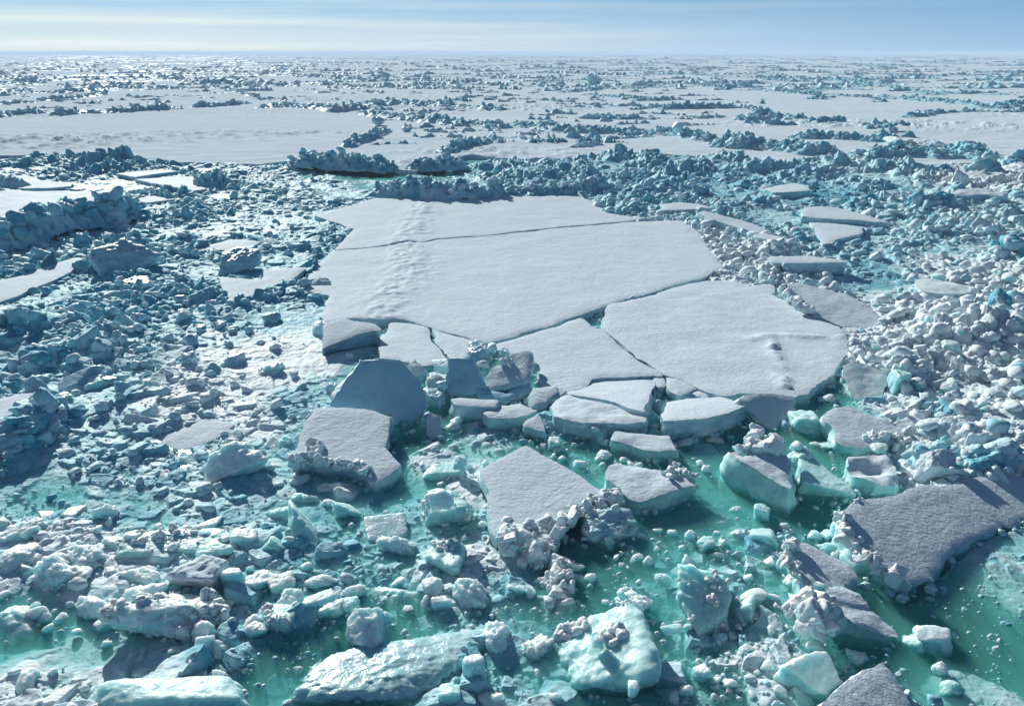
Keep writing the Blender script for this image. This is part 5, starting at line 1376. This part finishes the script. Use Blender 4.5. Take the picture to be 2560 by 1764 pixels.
def heap(x, y, lev, amt, r):
    near = np.clip((75 - r) / 30, 0, 1)
    b0, g0, i0 = blocks(x, y, 1.9, 700, 0.65, 1.0, 0.38)
    b1, g1, i1 = blocks(x + 0.25 * fbm(x, y, None, 2, 3), y, 0.92, 710, 0.75, 1.0, 0.75)
    b2, g2, i2 = blocks(x + 0.12 * fbm(x * 2, y * 2, None, 2, 4), y, 0.44, 720, 0.65, 1.0)
    b0 = np.where(b0 > -1, b0 * 0.95 - 0.9 * np.clip(1 - g0 / 0.18, 0, 1) - 0.1 - 0.5 * np.clip((x - 6) / 8, 0, 1) * np.clip((95 - r) / 20, 0, 1), -2)
    b1 = np.where(b1 > -1, b1 * 0.62 - 0.45 * np.clip(1 - g1 / 0.2, 0, 1), -2)
    b2 = b2 * 0.34 - 0.22 * np.clip(1 - g2 / 0.22, 0, 1)
    z = np.maximum(np.maximum(b0, b1), b2)
    idn = np.where(z == b0, i0, np.where(z == b1, i1, i2))
    if near.max() > 0:
        b3, g3, i3 = blocks(x, y, 0.21, 730, 0.6, 1.0)
        b3 = (b3 * 0.16 - 0.10 * np.clip(1 - g3 / 0.25, 0, 1)) + 0.05
        z = np.where((b3 > z) & (near > 0.3), b3, z)
    z = lev + z * amt / 0.45 + 1.5 * amt * np.clip(fbm(x * 0.16, y * 0.16, None, 3, 83), -0.15, 1) * np.clip(lev + 0.35, 0, 0.5) * 2 + 0.06 * fbm(x * 0.5, y * 0.5, None, 2, 77)
    z = z + (0.025 + 0.05 * amt) * fbm(x * 3.1, y * 3.1, None, 3, 79)
    return z, idn


def make_rubble(th_f, r_f):
    nth, nr = 1640, 1560
    ths = np.linspace(-0.92, 0.92, nth)
    rs = 12.0 * np.exp(np.linspace(0, math.log(172 / 12.0), nr))
    TH, RR_ = np.meshgrid(ths, rs, indexing='ij')
    X, Y = np.sin(TH) * RR_, np.cos(TH) * RR_
    lev, amt, blu = ctrl(X, Y)
    amt = amt * patchy(X, Y)
    z, idn = heap(X, Y, lev, amt, RR_)
    # keep clear of the floes and end under the unbroken ice
    for foot, zt in FOOT:
        ins = inside(X, Y, foot)
        z = np.where(ins, np.minimum(z, -0.9), z)
    rf = np.interp(TH, th_f, r_f)
    z = np.where(RR_ > rf + 0.6, -0.7, z)
    V = np.stack([X, Y, z], 2).reshape(-1, 3)
    blue = np.clip(blu * 0.95 + np.where(X < -4, 0.12, 0.0) + (idn - 0.5) * 0.6, -0.4, 1.0)
    # drop quads lying wholly deep under water (nothing of them shows)
    q = grid_quads(nth, nr)[:, ::-1]
    zf = z.ravel()
    q = q[(zf[q].max(1) > -1.6)]
    PL = Pile()
    PL.add(V, np.concatenate([q[:, [0, 1, 2]], q[:, [0, 2, 3]]]), blue.ravel())
    # crumbs of brash afloat in the wetter places and loose blocks on the heaped places
    rnd = np.random.RandomState(9)
    n = 40000
    a = rnd.uniform(-0.66, 0.66, n); r = np.exp(rnd.uniform(math.log(16.5), math.log(125), n))
    x, y = np.sin(a) * r, np.cos(a) * r
    lv, am, bl = ctrl(x, y)
    am = am * patchy(x, y)
    wet = np.clip(0.12 - lv * 1.1, 0, 1)
    clump = np.clip(0.6 + 1.3 * fbm(x * 0.45, y * 0.45, None, 3, 91), 0.05, 1)
    isw = wet > 0.22
    keep = np.where(isw, rnd.rand(n) < clump * np.clip(1.2 - wet * 0.6, 0.45, 0.85), rnd.rand(n) < am * np.where(x > 12, 1.6, 1.2)) & (r < np.where(isw, 70, 125))
    for foot, zt in FOOT:
        keep &= ~inside(x, y, foot)
    keep &= r < np.interp(a, th_f, r_f)
    zz, _ = heap(x, y, lv, am, r)
    for i in np.nonzero(keep)[0]:
        u = rnd.rand()
        if isw[i]:
            s = (0.025 + 0.115 * u ** 3.0 + (rnd.uniform(0.05, 0.2) if rnd.rand() < 0.035 else 0)) * (r[i] / 26) ** 0.6
            z0 = max(zz[i] - 0.3 * s, -0.04 - 0.35 * max(0.0, rnd.rand() - 0.5)) + s * 0.02
            st, dm = ('lump', 'block', 'shard')[rnd.choice(3, p=[.6, .25, .15])], (1, rnd.uniform(.7, 1), rnd.uniform(.6, .9))
        else:
            s = ((0.07 + 0.36 * u ** 4) if x[i] < 8 else (0.08 + 0.5 * u ** 4)) * (r[i] / 45) ** 0.5
            z0 = max(zz[i], -0.02) + s * 0.2
            st, dm = ('block', 'shard', 'slab', 'lump')[rnd.choice(4, p=[.4, .2, .2, .2])], (1, rnd.uniform(.6, 1), rnd.uniform(.35, .8))
        v, f = proto(st, rnd.randint(8), 2 if s * FPX * 0.4 / r[i] > 3.2 else 1)
        M = rot_mat(rnd.normal(0, .4), rnd.normal(0, .4), rnd.uniform(0, 6.28))
        PL.add((v * np.array(dm) * s) @ M.T + np.array([x[i], y[i], z0]), f, np.clip((0.12 if isw[i] else bl[i] * 0.6) + rnd.normal(0, .2), -0.4, 0.8))
    # crumbs along the broken floe edges
    for foot, zt in FOOT:
        if np.hypot(*foot.mean(0)) > 75:
            continue
        per = np.hypot(*(np.roll(foot, -1, 0) - foot).T).sum()
        cen = foot.mean(0)
        for k in range(int(min(140, per * 3.0))):
            q = foot[rnd.randint(len(foot))]
            d = (q - cen) / max(np.hypot(*(q - cen)), 1e-6)
            s = 0.05 + 0.20 * rnd.rand() ** 3
            pos = q + d * rnd.uniform(0.02, 0.4) + rnd.normal(0, .12, 2)
            v, f = proto(('lump', 'block', 'shard')[rnd.choice(3, p=[.5, .3, .2])], rnd.randint(8), 2)
            M = rot_mat(rnd.normal(0, .4), rnd.normal(0, .4), rnd.uniform(0, 6.28))
            PL.add((v * np.array([1, .8, .7]) * s) @ M.T + np.array([pos[0], pos[1], rnd.uniform(-0.06, 0.06)]), f, rnd.rand() * 0.4)
    o = add_obj('brash_ice', PL.mesh('brash_ice'), RUBBLE)
    tag(o, kind='stuff')


def free_of_floes(x, y, margin=0.0):
    for foot, zt in FOOT:
        if inside(np.array([x]), np.array([y]), foot)[0]:
            return False
    return True


ZONES = [
    # (label, group, polygon in photo pixels, how many, size range in metres, style weights block/lump/shard/slab, material index, sunk)
    ('small round lump of brash floating in the green water at the bottom, right of centre', 'brash lumps in the green water', [(1300, 1480), (1560, 1330), (1780, 1260), (1980, 1400), (2020, 1764), (1350, 1764)], 60, (0.10, 0.30), (.2, .6, .2, 0), 'ICE_WHITE', 0.45),
    ('small pale lump in the dense brash left of the big square slab', 'brash lumps left of the big square slab', [(1120, 1090), (1220, 1110), (1260, 1400), (1250, 1650), (1130, 1500), (1060, 1300)], 40, (0.08, 0.24), (.3, .6, .1, 0), 'ICE_WHITE', 0.4),
    ('snowy lump among the broken ice at the bottom left', 'lumps at the bottom left', [(0, 1290), (560, 1270), (700, 1500), (640, 1700), (0, 1764)], 45, (0.15, 0.50), (.25, .65, .1, 0), 'ICE_WHITE', 0.35),
    ('white rubble block in the bright rubble field at the right', 'blocks of the bright right rubble field', [(2180, 760), (2560, 600), (2560, 1060), (2300, 1030), (2180, 920)], 75, (0.18, 0.55), (.5, .3, .1, .1), 'ICE_WHITE', 0.25),
    ('bluish rubble block in the shaded rubble at the left', 'blocks of the shaded left rubble', [(60, 900), (330, 720), (620, 740), (690, 800), (520, 960), (300, 1080), (60, 1180)], 50, (0.25, 0.75), (.45, .2, .2, .15), 'ICE', 0.25),
    ('small lump in the water gap between the floe fragments and the big square slab', 'lumps below the floe fragments', [(1320, 1080), (1700, 1090), (1720, 1180), (1560, 1220), (1380, 1130)], 25, (0.10, 0.34), (.3, .5, .2, 0), 'ICE_WHITE', 0.4),
]


def make_chunks():
    rnd = np.random.RandomState(77)
    meshes = {}
    for st in ('block', 'lump', 'shard', 'slab'):
        for k in range(5):
            for mn in ('ICE_WHITE', 'ICE'):
                v, f = chunk_verts(900 + k * 13 + len(st), st, 4, (1, .85, .45) if st == 'slab' else (1, .85, .7), 0.13 if st == 'lump' else 0.09)
                me = np_mesh('ice_lump', v, f)
                me.materials.append(globals()[mn])
                meshes[st, k, mn] = me
    for lab, grp, poly, n, (s0, s1), wts, mn, sunk in ZONES:
        gp = np.array([G(u, v, 0.1)[:2] for u, v in poly])
        lo, hi = gp.min(0), gp.max(0)
        done, tries = 0, 0
        used = []
        while done < n and tries < 6000:
            tries += 1
            x, y = rnd.uniform(lo[0], hi[0]), rnd.uniform(lo[1], hi[1])
            if not inside(np.array([x]), np.array([y]), gp)[0] or not free_of_floes(x, y):
                continue
            s = s0 + (s1 - s0) * rnd.rand() ** 1.6
            if any((x - a) ** 2 + (y - b) ** 2 < (0.8 * (s + c)) ** 2 for a, b, c in used):
                continue
            used.append((x, y, s))
            xa, ya = np.array([x]), np.array([y])
            lev, amt, _ = ctrl(xa, ya)
            amt = amt * patchy(xa, ya)
            zz = heap(xa, ya, lev, amt, np.hypot(xa, ya))[0][0]
            st = ('block', 'lump', 'shard', 'slab')[rnd.choice(4, p=wts)]
            o = bpy.data.objects.new('ice_lump', meshes[st, rnd.randint(5), mn])
            COL.objects.link(o)
            o.location = (x, y, max(zz, -0.05) + s * (0.6 - sunk) * 0.7)
            o.rotation_euler = (rnd.normal(0, .35), rnd.normal(0, .35), rnd.uniform(0, 6.28))
            o.scale = (s, s * rnd.uniform(.75, 1.1), s * rnd.uniform(.7, 1.1))
            tag(o, lab, 'ice lump', grp)
            done += 1


WET = mat_ice('wet_glittering_ice', (0.34, 0.60, 0.63), (0.60, 0.79, 0.82), 0.27, 0.5, sss=0.6, sss_scale=0.3, banded=False)
# ------------------------------------------------------------------ thin sea air
def make_haze():
    m = bpy.data.materials.new('haze')
    m.use_nodes = True
    N, L = m.node_tree.nodes, m.node_tree.links
    N.clear()
    out = N.new('ShaderNodeOutputMaterial')
    pv = N.new('ShaderNodeVolumePrincipled')
    pv.inputs['Color'].default_value = (0.70, 0.84, 1.0, 1)
    pv.inputs['Density'].default_value = 0.00028
    L.new(pv.outputs[0], out.inputs['Volume'])
    a, y0, y1, z0, z1 = 24000.0, -300.0, 27000.0, -8.0, 22.0
    v = [(x, y, z) for z in (z0, z1) for y in (y0, y1) for x in (-a, a)]
    q = [(0, 2, 3, 1), (4, 5, 7, 6), (0, 1, 5, 4), (2, 6, 7, 3), (0, 4, 6, 2), (1, 3, 7, 5)]
    tag(add_obj('haze', np_mesh('haze', v, None, q, smooth=False), m), kind='stuff')


th_f, r_f = make_setting()
make_haze()
make_floes()
make_pieces()
make_ridges(th_f, r_f)
make_rubble(th_f, r_f)
make_chunks()
